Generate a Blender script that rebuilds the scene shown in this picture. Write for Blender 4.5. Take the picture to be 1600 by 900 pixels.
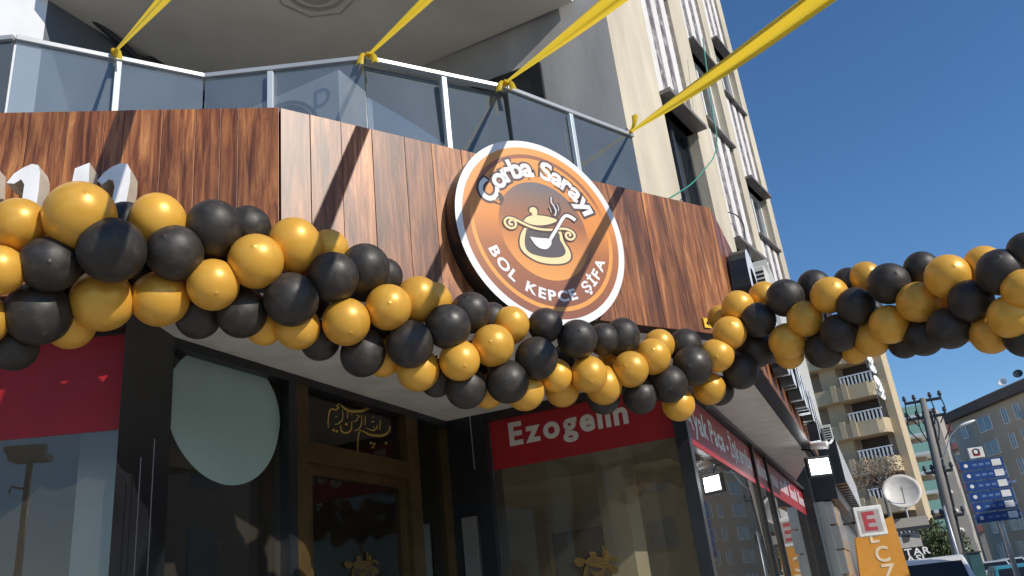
import bpy, bmesh, math, random
from mathutils import Vector as V, noise
random.seed(7)
for o in list(bpy.data.objects): bpy.data.objects.remove(o)
sc = bpy.context.scene
COL = sc.collection
R = math.radians

# ------------------------------------------------------------------ camera, sky, sun, exposure
FPX, PITCH, ROLL = 1275.0, R(21.55), R(-6.6)
EYE = V((0, 0, 1.6))
FW = V((0, math.cos(PITCH), math.sin(PITCH))); UP0 = V((0, -math.sin(PITCH), math.cos(PITCH))); RT0 = V((1, 0, 0))
RT = RT0 * math.cos(ROLL) + UP0 * math.sin(ROLL)
UP = -RT0 * math.sin(ROLL) + UP0 * math.cos(ROLL)
cam = bpy.data.cameras.new('camera'); camo = bpy.data.objects.new('camera', cam); COL.objects.link(camo)
cam.sensor_width = 36; cam.lens = FPX / 1600 * 36; cam.clip_start = 0.05; cam.clip_end = 3000
from mathutils import Matrix
camo.matrix_world = Matrix(((RT.x, UP.x, -FW.x, EYE.x), (RT.y, UP.y, -FW.y, EYE.y), (RT.z, UP.z, -FW.z, EYE.z), (0, 0, 0, 1)))
sc.camera = camo
SUN_E, SUN_A = R(32.5), R(49)
SUN = V((math.cos(SUN_E) * math.sin(SUN_A), -math.cos(SUN_E) * math.cos(SUN_A), math.sin(SUN_E)))
w = bpy.data.worlds.new('World'); sc.world = w; w.use_nodes = True
nt = w.node_tree; nt.nodes.clear()
sky = nt.nodes.new('ShaderNodeTexSky'); sky.sky_type = 'NISHITA'; sky.sun_disc = False
sky.sun_elevation = SUN_E; sky.sun_rotation = R(180) - SUN_A
sky.air_density = 1.0; sky.dust_density = 0.0; sky.ozone_density = 5.5
bg = nt.nodes.new('ShaderNodeBackground'); bg.inputs[1].default_value = 0.125
wo = nt.nodes.new('ShaderNodeOutputWorld')
hs = nt.nodes.new('ShaderNodeHueSaturation'); hs.inputs['Saturation'].default_value = 1.10
nt.links.new(sky.outputs[0], hs.inputs['Color']); nt.links.new(hs.outputs[0], bg.inputs[0]); nt.links.new(bg.outputs[0], wo.inputs[0])
sl = bpy.data.lights.new('sun', 'SUN'); sl.energy = 3.9; sl.angle = R(0.53); sl.color = (1.0, 0.93, 0.82)
slo = bpy.data.objects.new('sun', sl); COL.objects.link(slo)
slo.rotation_euler = SUN.to_track_quat('Z', 'Y').to_euler(); slo.location = SUN * 40
sc.view_settings.view_transform = 'Standard'; sc.view_settings.look = 'None'
sc.view_settings.exposure = 0.12; sc.view_settings.gamma = 1.0; sc.view_settings.use_curve_mapping = False
sc.render.engine = 'CYCLES'
sc.cycles.max_bounces = 10; sc.cycles.transparent_max_bounces = 24; sc.cycles.glossy_bounces = 5

# ------------------------------------------------------------------ geometry helpers
def ray(x, y): return FW + RT * ((x - 800) / FPX) - UP * ((y - 450) / FPX)
def atz(x, y, z):
    g = ray(x, y); return EYE + g * ((z - EYE.z) / g.z)
def atd(x, y, d): return EYE + ray(x, y).normalized() * d
class Plane:
    """upright plane through p running towards compass angle az; n faces out of the wall"""
    def __init__(s, p, az):
        a = R(az); s.p = V((p[0], p[1], 0)); s.u = V((math.cos(a), math.sin(a), 0)); s.n = V((math.sin(a), -math.cos(a), 0)); s.az = az
    def pt(s, u, z, o=0.0): return s.p + s.u * u + V((0, 0, z)) + s.n * o
    def hit(s, x, y, o=0.0):
        g = ray(x, y); t = s.n.dot(s.p + s.n * o - EYE) / s.n.dot(g); q = EYE + g * t
        return (q - s.p).dot(s.u), q.z
    def hpt(s, x, y, o=0.0):
        u, z = s.hit(x, y, o); return s.pt(u, z, o)
def tag(o, label=None, cat=None, group=None, kind=None):
    if label: o['label'] = label
    if cat: o['category'] = cat
    if group: o['group'] = group
    if kind: o['kind'] = kind
    return o
def empty(name, loc, label=None, cat=None, group=None):
    o = bpy.data.objects.new(name, None); COL.objects.link(o); o.location = loc; o.empty_display_size = .2
    return tag(o, label, cat, group)
def wloc(o):
    l = V(o.location)
    while o.parent: o = o.parent; l = l + V(o.location)
    return l
class MB:
    def __init__(s): s.v = []; s.f = []; s.m = []
    def add(s, vs, fs, m=0):
        b = len(s.v); s.v += [V(q) for q in vs]; s.f += [tuple(b + i for i in f) for f in fs]; s.m += [m] * len(fs); return s
    def hexa(s, c, m=0):  # 8 corners: bottom ring 0-3, top ring 4-7
        return s.add(c, [(3, 2, 1, 0), (4, 5, 6, 7), (0, 1, 5, 4), (1, 2, 6, 5), (2, 3, 7, 6), (3, 0, 4, 7)], m)
    def slab(s, P, u0, u1, z0, z1, o0, o1, m=0):
        return s.hexa([P.pt(u0, z0, o1), P.pt(u1, z0, o1), P.pt(u1, z0, o0), P.pt(u0, z0, o0), P.pt(u0, z1, o1), P.pt(u1, z1, o1), P.pt(u1, z1, o0), P.pt(u0, z1, o0)], m)
    def prism(s, poly, z0, z1, m=0):
        n = len(poly); vs = [V((p[0], p[1], z0)) for p in poly] + [V((p[0], p[1], z1)) for p in poly]
        return s.add(vs, [tuple(range(n))[::-1], tuple(range(n, 2 * n))] + [(i, (i + 1) % n, n + (i + 1) % n, n + i) for i in range(n)], m)
    def extr(s, pts, d, m=0):  # planar polygon extruded by vector d
        n = len(pts); pts = [V(p) for p in pts]
        return s.add(pts + [p + d for p in pts], [tuple(range(n)), tuple(range(n, 2 * n))[::-1]] + [(i, (i + 1) % n, n + (i + 1) % n, n + i)[::-1] for i in range(n)], m)
    def tube(s, pts, r, k=8, m=0, caps=True):
        pts = [V(p) for p in pts]; n = len(pts); vs = []; prev = None
        rr = r if isinstance(r, (list, tuple)) else [r] * n
        for i, p in enumerate(pts):
            d = (pts[min(i + 1, n - 1)] - pts[max(i - 1, 0)]).normalized()
            a = prev - d * prev.dot(d) if prev else d.orthogonal()
            a = a.normalized() if a.length > 1e-6 else d.orthogonal().normalized()
            prev = a; b = d.cross(a)
            vs += [p + (a * math.cos(2 * math.pi * j / k) + b * math.sin(2 * math.pi * j / k)) * rr[i] for j in range(k)]
        fs = [(i * k + j, i * k + (j + 1) % k, (i + 1) * k + (j + 1) % k, (i + 1) * k + j) for i in range(n - 1) for j in range(k)]
        if caps: fs += [tuple(range(k))[::-1], tuple(range((n - 1) * k, n * k))]
        return s.add(vs, fs, m)
    def ell(s, c, ax, ay, az, nu=16, nv=10, m=0):
        c = V(c); vs = []
        for i in range(nv + 1):
            t = math.pi * i / nv
            for j in range(nu):
                p = 2 * math.pi * j / nu
                vs.append(c + V(ax) * (math.sin(t) * math.cos(p)) + V(ay) * (math.sin(t) * math.sin(p)) + V(az) * math.cos(t))
        fs = [(i * nu + j, (i + 1) * nu + j, (i + 1) * nu + (j + 1) % nu, i * nu + (j + 1) % nu) for i in range(nv) for j in range(nu)]
        return s.add(vs, fs, m)
    def build(s, name, mat, parent=None, smooth=False, bevel=0):
        off = wloc(parent) if parent else V((0, 0, 0))
        if not parent and s.v:
            xs = [v.x for v in s.v]; ys = [v.y for v in s.v]; off = V(((min(xs) + max(xs)) / 2, (min(ys) + max(ys)) / 2, min(v.z for v in s.v)))
        me = bpy.data.meshes.new(name); me.from_pydata([v - off for v in s.v], [], s.f)
        for mm in (mat if isinstance(mat, (list, tuple)) else [mat]): me.materials.append(mm)
        if any(s.m): me.polygons.foreach_set('material_index', s.m)
        if smooth: me.polygons.foreach_set('use_smooth', [True] * len(me.polygons))
        me.update()
        o = bpy.data.objects.new(name, me); COL.objects.link(o)
        if parent: o.parent = parent
        else: o.location = off
        if bevel:
            b = o.modifiers.new('bevel', 'BEVEL'); b.width = bevel; b.segments = 2; b.limit_method = 'ANGLE'
        return o
_gl = {}
def glyph(ch, size, fat=0.0, ext=0.0, shear=0.0):
    """built-in font glyph as (verts, faces, x0, x1)"""
    key = (ch, size, fat, ext, shear)
    if key in _gl: return _gl[key]
    cu = bpy.data.curves.new('glyph', 'FONT'); cu.body = ch; cu.size = size; cu.offset = fat; cu.extrude = ext; cu.shear = shear; cu.resolution_u = 6
    ob = bpy.data.objects.new('glyph', cu); COL.objects.link(ob)
    bpy.context.view_layer.update()
    me = bpy.data.meshes.new_from_object(ob.evaluated_get(bpy.context.evaluated_depsgraph_get()))
    vs = [v.co.copy() for v in me.vertices]; fs = [tuple(p.vertices) for p in me.polygons]
    bpy.data.objects.remove(ob); bpy.data.curves.remove(cu); bpy.data.meshes.remove(me)
    xs = [v.x for v in vs] or [0, size * .3]
    _gl[key] = (vs, fs, min(xs), max(xs)); return _gl[key]
def write(text, place, size, fat, mat, parent, ext=0.0, sidemat=None, gap=.12, sx=1.0, shear=0.0, name='letter', center=False):
    """place(x, y, h) -> world point; one mesh for each letter"""
    W = []; x = 0
    for ch in text:
        if ch == ' ': W.append((ch, x, None)); x += size * .32; continue
        g = glyph(ch, size, fat, ext, shear); W.append((ch, x, g)); x += (g[3] - g[2]) * sx + size * gap
    tot = x - size * gap; sh = -tot / 2 if center else 0
    for ch, x0, g in W:
        if not g: continue
        m = MB(); vs, fs, a, b = g; P = [place(sh + x0 + (v.x - a) * sx, v.y, v.z + ext) for v in vs]
        for f in fs:
            zz = [vs[i].z for i in f]; flat = max(zz) - min(zz) < 1e-5
            m.f.append(f); m.m.append(0 if (flat or not sidemat) else 1)
        m.v = P
        m.build(name, [mat, sidemat] if sidemat else mat, parent)
    return tot
def stroke(pts, wd):
    """flat brush stroke in 2D: returns left/right outline quads"""
    n = len(pts); L = []; Rr = []
    for i, p in enumerate(pts):
        a = pts[max(i - 1, 0)]; b = pts[min(i + 1, n - 1)]; dx, dy = b[0] - a[0], b[1] - a[1]; l = math.hypot(dx, dy) or 1
        h = (wd[i] if isinstance(wd, (list, tuple)) else wd) / 2
        L.append((p[0] - dy / l * h, p[1] + dx / l * h)); Rr.append((p[0] + dy / l * h, p[1] - dx / l * h))
    return L, Rr
def smooth2(pts, k=4):
    out = []; n = len(pts)
    for i in range(n - 1):
        p0, p1, p2, p3 = pts[max(i - 1, 0)], pts[i], pts[i + 1], pts[min(i + 2, n - 1)]
        for j in range(k):
            t = j / k
            out.append(tuple(.5 * ((2 * p1[c]) + (-p0[c] + p2[c]) * t + (2 * p0[c] - 5 * p1[c] + 4 * p2[c] - p3[c]) * t * t + (-p0[c] + 3 * p1[c] - 3 * p2[c] + p3[c]) * t ** 3) for c in range(len(p1))))
    out.append(tuple(pts[-1])); return out

# ------------------------------------------------------------------ materials
MATS = {}
def nodes(name):
    m = bpy.data.materials.new(name); m.use_nodes = True; t = m.node_tree; t.nodes.clear()
    out = t.nodes.new('ShaderNodeOutputMaterial'); MATS[name] = m
    return m, t, out
def N(t, kind, **kw):
    n = t.nodes.new(kind)
    for k, v in kw.items():
        if k.startswith('_'): setattr(n, k[1:], v)
        else: n.inputs[k.replace('__', ' ')].default_value = v
    return n
def ramp(t, fac, stops):
    r = t.nodes.new('ShaderNodeValToRGB'); e = r.color_ramp.elements
    while len(e) < len(stops): e.new(.5)
    for el, (p, c) in zip(e, stops): el.position = p; el.color = (*c, 1) if len(c) == 3 else c
    t.links.new(fac, r.inputs[0]); return r.outputs[0]
def noise_fac(t, scale=(1, 1, 1), sc_=5, detail=4, rough=.55, coord='Object', rnd=False, dist=0.0):
    tc = t.nodes.new('ShaderNodeTexCoord'); mp = t.nodes.new('ShaderNodeMapping'); mp.inputs['Scale'].default_value = scale
    t.links.new(tc.outputs[coord], mp.inputs[0]); src = mp.outputs[0]
    n = N(t, 'ShaderNodeTexNoise', Scale=sc_, Detail=detail, Roughness=rough, Distortion=dist)
    if rnd:
        oi = t.nodes.new('ShaderNodeObjectInfo'); ml = N(t, 'ShaderNodeMath', _operation='MULTIPLY'); ml.inputs[1].default_value = 37.0
        t.links.new(oi.outputs['Random'], ml.inputs[0]); ad = N(t, 'ShaderNodeVectorMath', _operation='ADD')
        t.links.new(src, ad.inputs[0]); t.links.new(ml.outputs[0], ad.inputs[1]); src = ad.outputs[0]
    t.links.new(src, n.inputs['Vector']); return n.outputs[0]
def bump(t, fac, bs, strength, dist=.01):
    b = N(t, 'ShaderNodeBump', Strength=strength, Distance=dist); t.links.new(fac, b.inputs['Height']); t.links.new(b.outputs[0], bs.inputs['Normal'])
def plain(name, col, rough=.5, metal=0.0, var=.12, sc_=6, bmp=.05, scale=(1, 1, 1), emit=None, spec=None, col2=None):
    m, t, out = nodes(name); b = N(t, 'ShaderNodeBsdfPrincipled', Roughness=rough, Metallic=metal)
    f = noise_fac(t, scale, sc_, 5)
    lo = tuple(max(0, c * (1 - var)) for c in col); hi = tuple(min(1, c * (1 + var)) for c in (col2 or col))
    t.links.new(ramp(t, f, [(.3, lo), (.7, hi)]), b.inputs['Base Color'])
    if bmp: bump(t, noise_fac(t, scale, sc_ * 8, 4), b, bmp)
    if spec is not None: b.inputs['Specular IOR Level'].default_value = spec
    if emit: b.inputs['Emission Color'].default_value = (*emit[0], 1); b.inputs['Emission Strength'].default_value = emit[1]
    t.links.new(b.outputs[0], out.inputs[0]); return m
def wood(name):
    m, t, out = nodes(name); b = N(t, 'ShaderNodeBsdfPrincipled', Roughness=.40)
    b.inputs['Specular IOR Level'].default_value = .5
    g = noise_fac(t, (1, 1, .07), 30, 9, .70, rnd=True, dist=.9)
    c = ramp(t, g, [(.27, (.024, .009, .005)), (.40, (.13, .042, .016)), (.50, (.26, .095, .036)), (.62, (.44, .190, .070)), (.76, (.62, .33, .14))])
    big = noise_fac(t, (1, 1, .35), 3.2, 3, .5, rnd=True)
    mx = N(t, 'ShaderNodeMix', _data_type='RGBA', _blend_type='MULTIPLY'); mx.inputs[0].default_value = 1
    t.links.new(c, mx.inputs[6]); t.links.new(ramp(t, big, [(.3, (.52, .48, .46)), (.5, (.95, .92, .9)), (.68, (1.35, 1.3, 1.2))]), mx.inputs[7])
    oi = t.nodes.new('ShaderNodeObjectInfo'); mx2 = N(t, 'ShaderNodeMix', _data_type='RGBA', _blend_type='MULTIPLY'); mx2.inputs[0].default_value = 1
    t.links.new(mx.outputs[2], mx2.inputs[6]); t.links.new(ramp(t, oi.outputs['Random'], [(0, (.70, .62, .60)), (.5, (1.0, 1.0, .96)), (1, (1.25, 1.22, 1.15))]), mx2.inputs[7])
    t.links.new(mx2.outputs[2], b.inputs['Base Color'])
    bump(t, g, b, .10, .004)
    t.links.new(b.outputs[0], out.inputs[0]); return m
def glass(name, tint, dirt_haze=0.0, dirt_haze_col=(.4, .45, .5), ior=1.5, rough=.0, refl=1.0):
    m, t, out = nodes(name)
    tr = N(t, 'ShaderNodeBsdfTransparent', Color=(*tint, 1)); gl = N(t, 'ShaderNodeBsdfGlossy', Roughness=rough, Color=(refl, refl, refl, 1))
    fr = N(t, 'ShaderNodeFresnel', IOR=ior); mx = t.nodes.new('ShaderNodeMixShader')
    # light on the back face sees the same reflectance as on the front
    t.links.new(fr.outputs[0], mx.inputs[0]); base = tr.outputs[0]
    if dirt_haze:
        df = N(t, 'ShaderNodeBsdfDiffuse', Color=(*dirt_haze_col, 1)); m2 = t.nodes.new('ShaderNodeMixShader')
        f = noise_fac(t, (1, 1, .6), 2.5, 5, .6)
        mr = N(t, 'ShaderNodeMapRange'); mr.inputs[3].default_value = dirt_haze * .6; mr.inputs[4].default_value = dirt_haze * 1.4
        t.links.new(f, mr.inputs[0]); t.links.new(mr.outputs[0], m2.inputs[0]); t.links.new(base, m2.inputs[1]); t.links.new(df.outputs[0], m2.inputs[2]); base = m2.outputs[0]
    t.links.new(base, mx.inputs[1]); t.links.new(gl.outputs[0], mx.inputs[2]); t.links.new(mx.outputs[0], out.inputs[0]); return m
def balloon_mat(name, col, rough, metal, trans, dust, dcol):
    m, t, out = nodes(name); b = N(t, 'ShaderNodeBsdfPrincipled', Roughness=rough, Metallic=metal)
    oi = t.nodes.new('ShaderNodeObjectInfo')
    lo = tuple(c * .86 for c in col); hi = tuple(min(1, c * 1.12) for c in col)
    t.links.new(ramp(t, oi.outputs['Random'], [(0, lo), (1, hi)]), b.inputs['Base Color'])
    f = noise_fac(t, (1, 1, 1), 2.2, 5, .6, rnd=True)
    base = b.inputs['Base Color'].links[0].from_socket; mxd = N(t, 'ShaderNodeMix', _data_type='RGBA')
    fd = ramp(t, f, [(.46, (0, 0, 0)), (.74, (.55,) * 3)]); t.links.new(fd, mxd.inputs[0]); t.links.new(base, mxd.inputs[6]); mxd.inputs[7].default_value = (*dcol, 1); t.links.new(mxd.outputs[2], b.inputs['Base Color'])
    t.links.new(ramp(t, f, [(.3, (rough - .05,) * 3), (.75, (rough + dust,) * 3)]), b.inputs['Roughness'])
    if trans:
        tl = N(t, 'ShaderNodeBsdfTranslucent', Color=(*col, 1)); mx = t.nodes.new('ShaderNodeMixShader'); mx.inputs[0].default_value = trans
        t.links.new(b.outputs[0], mx.inputs[1]); t.links.new(tl.outputs[0], mx.inputs[2]); t.links.new(mx.outputs[0], out.inputs[0])
    else: t.links.new(b.outputs[0], out.inputs[0])
    return m
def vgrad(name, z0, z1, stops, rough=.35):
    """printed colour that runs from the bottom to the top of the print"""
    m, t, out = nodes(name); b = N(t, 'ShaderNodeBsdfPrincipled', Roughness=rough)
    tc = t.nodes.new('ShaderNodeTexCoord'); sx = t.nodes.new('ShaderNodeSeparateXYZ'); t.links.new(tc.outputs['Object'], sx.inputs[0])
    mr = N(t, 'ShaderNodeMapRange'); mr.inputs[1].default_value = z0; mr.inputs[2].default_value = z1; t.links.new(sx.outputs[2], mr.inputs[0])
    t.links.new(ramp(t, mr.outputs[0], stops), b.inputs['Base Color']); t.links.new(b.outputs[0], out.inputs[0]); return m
M_wood = wood('printed_wood')
M_black = plain('black_metal', (.012, .013, .016), .32, 0, .3, bmp=.02)
M_dark = plain('dark_grey_metal', (.045, .05, .058), .4, .2)
M_white = plain('white_paint', (.78, .77, .74), .5)
M_whiteletter = plain('white_acrylic', (.80, .79, .80), .3, bmp=0)
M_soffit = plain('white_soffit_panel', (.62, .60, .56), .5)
M_side = plain('letter_side', (.55, .50, .42), .45)
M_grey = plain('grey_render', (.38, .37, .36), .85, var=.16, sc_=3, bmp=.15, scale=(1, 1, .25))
M_slate = plain('shaded_slate_render', (.13, .145, .17), .8, var=.1, sc_=3, bmp=.1)  # slate tone also carries the shade that this return wall lies in
M_ceil = plain('ceiling_plaster', (.70, .66, .57), .85, var=.10, sc_=1.5, bmp=.05)
M_beige = plain('beige_render', (.58, .51, .39), .85, var=.2, sc_=2.2, bmp=.25, scale=(1, 1, .3))
M_strip = plain('white_strip_paint', (.74, .70, .66), .7, var=.08, sc_=5, bmp=.1)
m, t, out = nodes('cracked_dark_stone'); b = N(t, 'ShaderNodeBsdfPrincipled', Roughness=.7)
f = noise_fac(t, (1, 1, .8), 9, 8, .75); t.links.new(ramp(t, f, [(.38, (.10, .085, .095)), (.52, (.17, .15, .155)), (.56, (.5, .46, .44)), (.62, (.14, .12, .125)), (.75, (.3, .27, .26))]), b.inputs['Base Color'])
bump(t, f, b, .3); t.links.new(b.outputs[0], out.inputs[0]); M_stone = m
M_hood = plain('weathered_grey_metal', (.20, .185, .175), .6, .1, .2)
M_alu = plain('aluminium', (.62, .64, .66), .35, .85, .06, bmp=.02)
M_rail = plain('painted_rail', (.44, .45, .46), .35, .3, .06, bmp=.02)
M_postp = plain('pale_blue_grey_post', (.50, .56, .60), .4, .1, .05, bmp=.02)
M_brass = plain('aged_brass', (.095, .060, .022), .42, .5, .3, bmp=.03)
M_gold = plain('gold_foil', (.80, .58, .14), .3, .8, .1, bmp=0)
M_red = plain('red_vinyl', (.34, .014, .020), .42, 0, .06, bmp=0, spec=.35)
M_cream = plain('cream_print', (.78, .62, .34), .4, 0, .04, bmp=0)
M_brown = plain('brown_print', (.085, .045, .04), .4, 0, .08, bmp=0)
M_brown2 = plain('tan_brown_print', (.30, .115, .055), .4, 0, .05, bmp=0)
M_orange = plain('orange_print', (.78, .28, .065), .4, 0, .04, bmp=0)
M_bright = plain('bright_orange_print', (.86, .36, .08), .4, 0, .04, bmp=0)
M_char = plain('charcoal_print', (.075, .065, .07), .4, 0, .08, bmp=0)
M_balcglass = glass('balcony_glass', (.66, .71, .76), .30, (.32, .38, .44), 1.5, 0)
M_shopglass = glass('shop_glass', (.90, .90, .86), .085, (.34, .30, .24), 1.5)  # dust film thickened to stand in for a milky lens haze
M_doorglass = glass('smoked_door_glass', (.60, .56, .48), .06, (.2, .17, .12), 1.5)
M_dwin = glass('window_glass', (.25, .3, .35), .1, (.15, .2, .25), 1.6)
M_frost = plain('frosted_teal_film', (.33, .46, .43), .35, 0, .1, sc_=2, bmp=.01)
M_balg = balloon_mat('gold_pearl_latex', (.82, .44, .062), .37, .20, .14, .03, (.86, .52, .11))
M_balk = balloon_mat('black_latex', (.026, .022, .019), .44, 0, 0, .22, (.075, .066, .056))
M_rib = None
m, t, out = nodes('yellow_ribbon_film'); b = N(t, 'ShaderNodeBsdfPrincipled', Roughness=.4); b.inputs['Base Color'].default_value = (.80, .56, .03, 1)
f = noise_fac(t, (1, 1, 1), 22, 4); bump(t, f, b, .35, .01)
tl = N(t, 'ShaderNodeBsdfTranslucent', Color=(.85, .62, .04, 1)); mx = t.nodes.new('ShaderNodeMixShader'); mx.inputs[0].default_value = .5
t.links.new(b.outputs[0], mx.inputs[1]); t.links.new(tl.outputs[0], mx.inputs[2]); t.links.new(mx.outputs[0], out.inputs[0]); M_rib = m
M_room = plain('interior_plaster', (.42, .37, .28), .8, var=.1, sc_=1.5)
M_roomdark = plain('interior_dark_wood', (.05, .035, .025), .6)
M_tile = plain('interior_floor_tile', (.25, .22, .18), .4)
M_steel = plain('stainless_steel', (.5, .48, .46), .3, .9, .1, scale=(1, 1, .2))
M_lamp = plain('lamp_diffuser', (.9, .9, .9), .5, emit=((.93, .97, 1.0), 9.0), bmp=0)
M_pave = plain('pavement_concrete', (.40, .37, .33), .85, var=.15, sc_=2, bmp=.2)
M_asph = plain('asphalt', (.055, .055, .058), .85, var=.2, sc_=3, bmp=.3)
M_ground = plain('earth', (.16, .14, .11), .9, var=.2, sc_=.3)

# ------------------------------------------------------------------ setting planes
ZS = 3.03                                   # soffit of the corner overhang
FC = atz(437, 168, 3.88)                    # outer corner where the two fascias meet
F1 = Plane(FC, 9.53); F2 = Plane(FC, 34.8)
L2 = (atz(1110, 325, 3.88) - FC).dot(F2.u)
F3 = Plane(F2.pt(L2, 0), 68.5)
DP = Plane(atz(265, 527, ZS), 67.3)         # entrance wall
d_in = DP.hit(697, 657)[0]
EP = Plane(DP.pt(d_in, 0), -22.4)           # window wall facing the entrance
e_end = EP.hit(1062, 640)[0]
C3 = EP.pt(e_end, 0)
W3 = Plane(C3, 68.5)                        # street side window wall
AP = Plane(atz(200, 517, 2.92), 5.5)        # front left window wall
T3 = Plane(C3, 65.0)                        # line of the tower bays

# ------------------------------------------------------------------ ground, road, pavement
mb = MB(); mb.add([V((-700, -700, -.15)), V((900, -700, -.15)), V((900, 1200, -.15)), V((-700, 1200, -.15))], [(0, 1, 2, 3)])
tag(mb.build('ground', M_ground), kind='structure')
ST = Plane(C3, 68.5)                        # street direction
def strip(name, o0, o1, z, mat, u0=-60, u1=420):
    b = MB(); b.add([ST.pt(u0, z, o0), ST.pt(u0, z, o1), ST.pt(u1, z, o1), ST.pt(u1, z, o0)], [(0, 1, 2, 3)]); return tag(b.build(name, mat), kind='structure')
b = MB(); b.slab(ST, -60, 420, -.14, 0, -30, 5.0); pv = tag(b.build('pavement', M_pave), kind='structure')
strip('road', 5.0, 17.5, -.13, M_asph)
b = MB(); b.slab(ST, -60, 420, -.14, .01, 17.5, 60); tag(b.build('pavement', M_pave), kind='structure')
b = MB(); b.slab(ST, -60, 420, -.14, .012, 5.0, 5.16); tag(b.build('kerb', plain('kerb_stone', (.4, .38, .35), .8)), kind='structure')
b = MB()
for i in range(40): b.add([ST.pt(-50 + i * 9, -.126, 11.2), ST.pt(-50 + i * 9, -.126, 11.35), ST.pt(-46.5 + i * 9, -.126, 11.35), ST.pt(-46.5 + i * 9, -.126, 11.2)], [(0, 1, 2, 3)])
tag(b.build('lane_marking', M_white), kind='structure')

# ------------------------------------------------------------------ wood fascias
def fascia(P, u0, u1, z0, z1, n, label, seed, depth=.12):
    rnd = random.Random(seed); root = empty('fascia_board', P.pt((u0 + u1) / 2, z0), label, 'fascia board')
    b = MB(); b.slab(P, u0 + .004, u1 - .004, z0 + .004, z1 - .004, -depth, -.012); b.build('backing', M_black, root)
    ws = [rnd.uniform(.55, 1.45) for _ in range(n)]; tot = sum(ws); u = u0
    for k in range(n):
        wd = (u1 - u0) * ws[k] / tot; o = rnd.uniform(-.0015, .0015)
        b = MB(); b.slab(P, u + .0011, u + wd - .0011, z0, z1, -.010, o); b.build('plank', M_wood, root, bevel=.0012); u += wd
    return root
Z0, Z1 = 3.0, 3.88
fascia(F1, -3.6, -.004, Z0, Z1, 27, 'dark wood-plank fascia behind the white letters, left of the corner', 3)
fascia(F2, .004, L2, Z0, Z1, 21, 'sunlit wood-plank fascia that carries the round soup sign', 5)
f3_end = F3.hit(1280, 716)[0]
fascia(F3, .012, f3_end, Z0 + .02, Z1, 60, 'wood-plank fascia seen edge-on along the street side of the shop', 9)

# ------------------------------------------------------------------ shopfront
shop = empty('shopfront', DP.pt(.3, 0), 'black framed soup shop front with a recessed brass entrance', 'shopfront')
def part(name, mat, fn, parent=shop, smooth=False, bevel=0):
    b = MB(); fn(b); return b.build(name, mat, parent, smooth, bevel)
# soffit over the recess
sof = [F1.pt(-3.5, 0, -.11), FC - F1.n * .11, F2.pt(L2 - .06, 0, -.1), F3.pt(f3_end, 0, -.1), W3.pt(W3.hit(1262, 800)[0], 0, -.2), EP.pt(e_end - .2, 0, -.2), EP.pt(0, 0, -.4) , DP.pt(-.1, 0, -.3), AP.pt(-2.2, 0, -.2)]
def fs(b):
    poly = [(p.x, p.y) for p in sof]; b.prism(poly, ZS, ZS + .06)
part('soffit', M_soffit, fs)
# left window wall
a_r = AP.hit(195, 600)[0]
part('pillar', M_black, lambda b: b.hexa([AP.pt(a_r, 0, .03), DP.pt(.015, 0, .02), DP.pt(.015, 0, -.3), AP.pt(a_r, 0, -.3)] + [AP.pt(a_r, ZS, .03), DP.pt(.015, ZS, .02), DP.pt(.015, ZS, -.3), AP.pt(a_r, ZS, -.3)]))
for px in (218, 238):
    u, z = AP.hit(px, 760, .032); part('trim_strip', M_dark, lambda b: b.slab(AP, u - .0015, u + .0015, .1, 2.35 if px < 230 else 2.42, .031, .036))
part('window_head', M_black, lambda b: b.slab(AP, -2.4, a_r, 2.93, ZS, -.1, .02))
part('window_sill', M_black, lambda b: b.slab(AP, -2.4, a_r, 0, .35, -.1, .02))
part('pane', M_shopglass, lambda b: b.slab(AP, -2.4, a_r, .35, 2.93, -.05, -.044))
zA = AP.hit(100, 675)[1]
uA = AP.hit(186, 640)[0]
band = part('vinyl_band', M_red, lambda b: b.slab(AP, -2.4, uA, zA, 2.92, -.0435, -.041))
part('band_edge', M_whiteletter, lambda b: b.slab(AP, uA, uA + .012, zA, 2.92, -.0435, -.041), band)
def pA(cu, cz, P, o): return lambda x, y, h: P.pt(cu + x, cz + y, o + h)
u, z = AP.hit(8, 640, -.04); write('k', pA(u - .16, z + .02, AP, -.038), .25, .006, M_whiteletter, band)
# interior white panel and mast base seen through the left window
part('interior_column', M_white, lambda b: b.slab(AP, AP.hit(116, 800, -.5)[0], AP.hit(188, 800, -.5)[0], 0, 3.0, -.8, -.5))
# entrance wall
def dh(x, y): return DP.hit(x, y)
du1 = dh(447, 640)[0]; du2 = dh(470, 640)[0]; du3 = dh(641, 820)[0]; du4 = dh(655, 820)[0]; du5 = d_in
zt = dh(480, 690)[1]; zd = dh(480, 722)[1]
part('door_head', M_black, lambda b: b.slab(DP, 0, du5, ZS - .05, ZS, -.1, .02))
part('mullion', M_black, lambda b: b.slab(DP, du1, du1 + .07, 0, ZS - .05, -.1, .022))
part('pane', M_shopglass, lambda b: b.slab(DP, .015, du1, 0.1, ZS - .05, -.05, -.044))
dr = part('door', M_doorglass, lambda b: b.slab(DP, du2 + .10, du3, .12, zd - .02, -.052, -.046))
for a, c, e, f in ((du1 + .07, du2 + .05, 0, ZS - .05), (du3, du4 + .03, 0, ZS - .05), (du5 - .05, du5 - .005, 0, ZS - .05)):
    part('brass_jamb', M_brass, lambda b: b.slab(DP, a, c, e, f, -.08, .016), dr)
part('brass_bar', M_brass, lambda b: b.slab(DP, du2 + .05, du3, zd, zt, -.08, .012), dr)
part('brass_bar', M_brass, lambda b: b.slab(DP, du2 + .05, du2 + .11, .1, zd, -.075, -.01), dr)
part('brass_bar', M_brass, lambda b: b.slab(DP, du2 + .11, du3, zd - .06, zd, -.075, -.012), dr)
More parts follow.
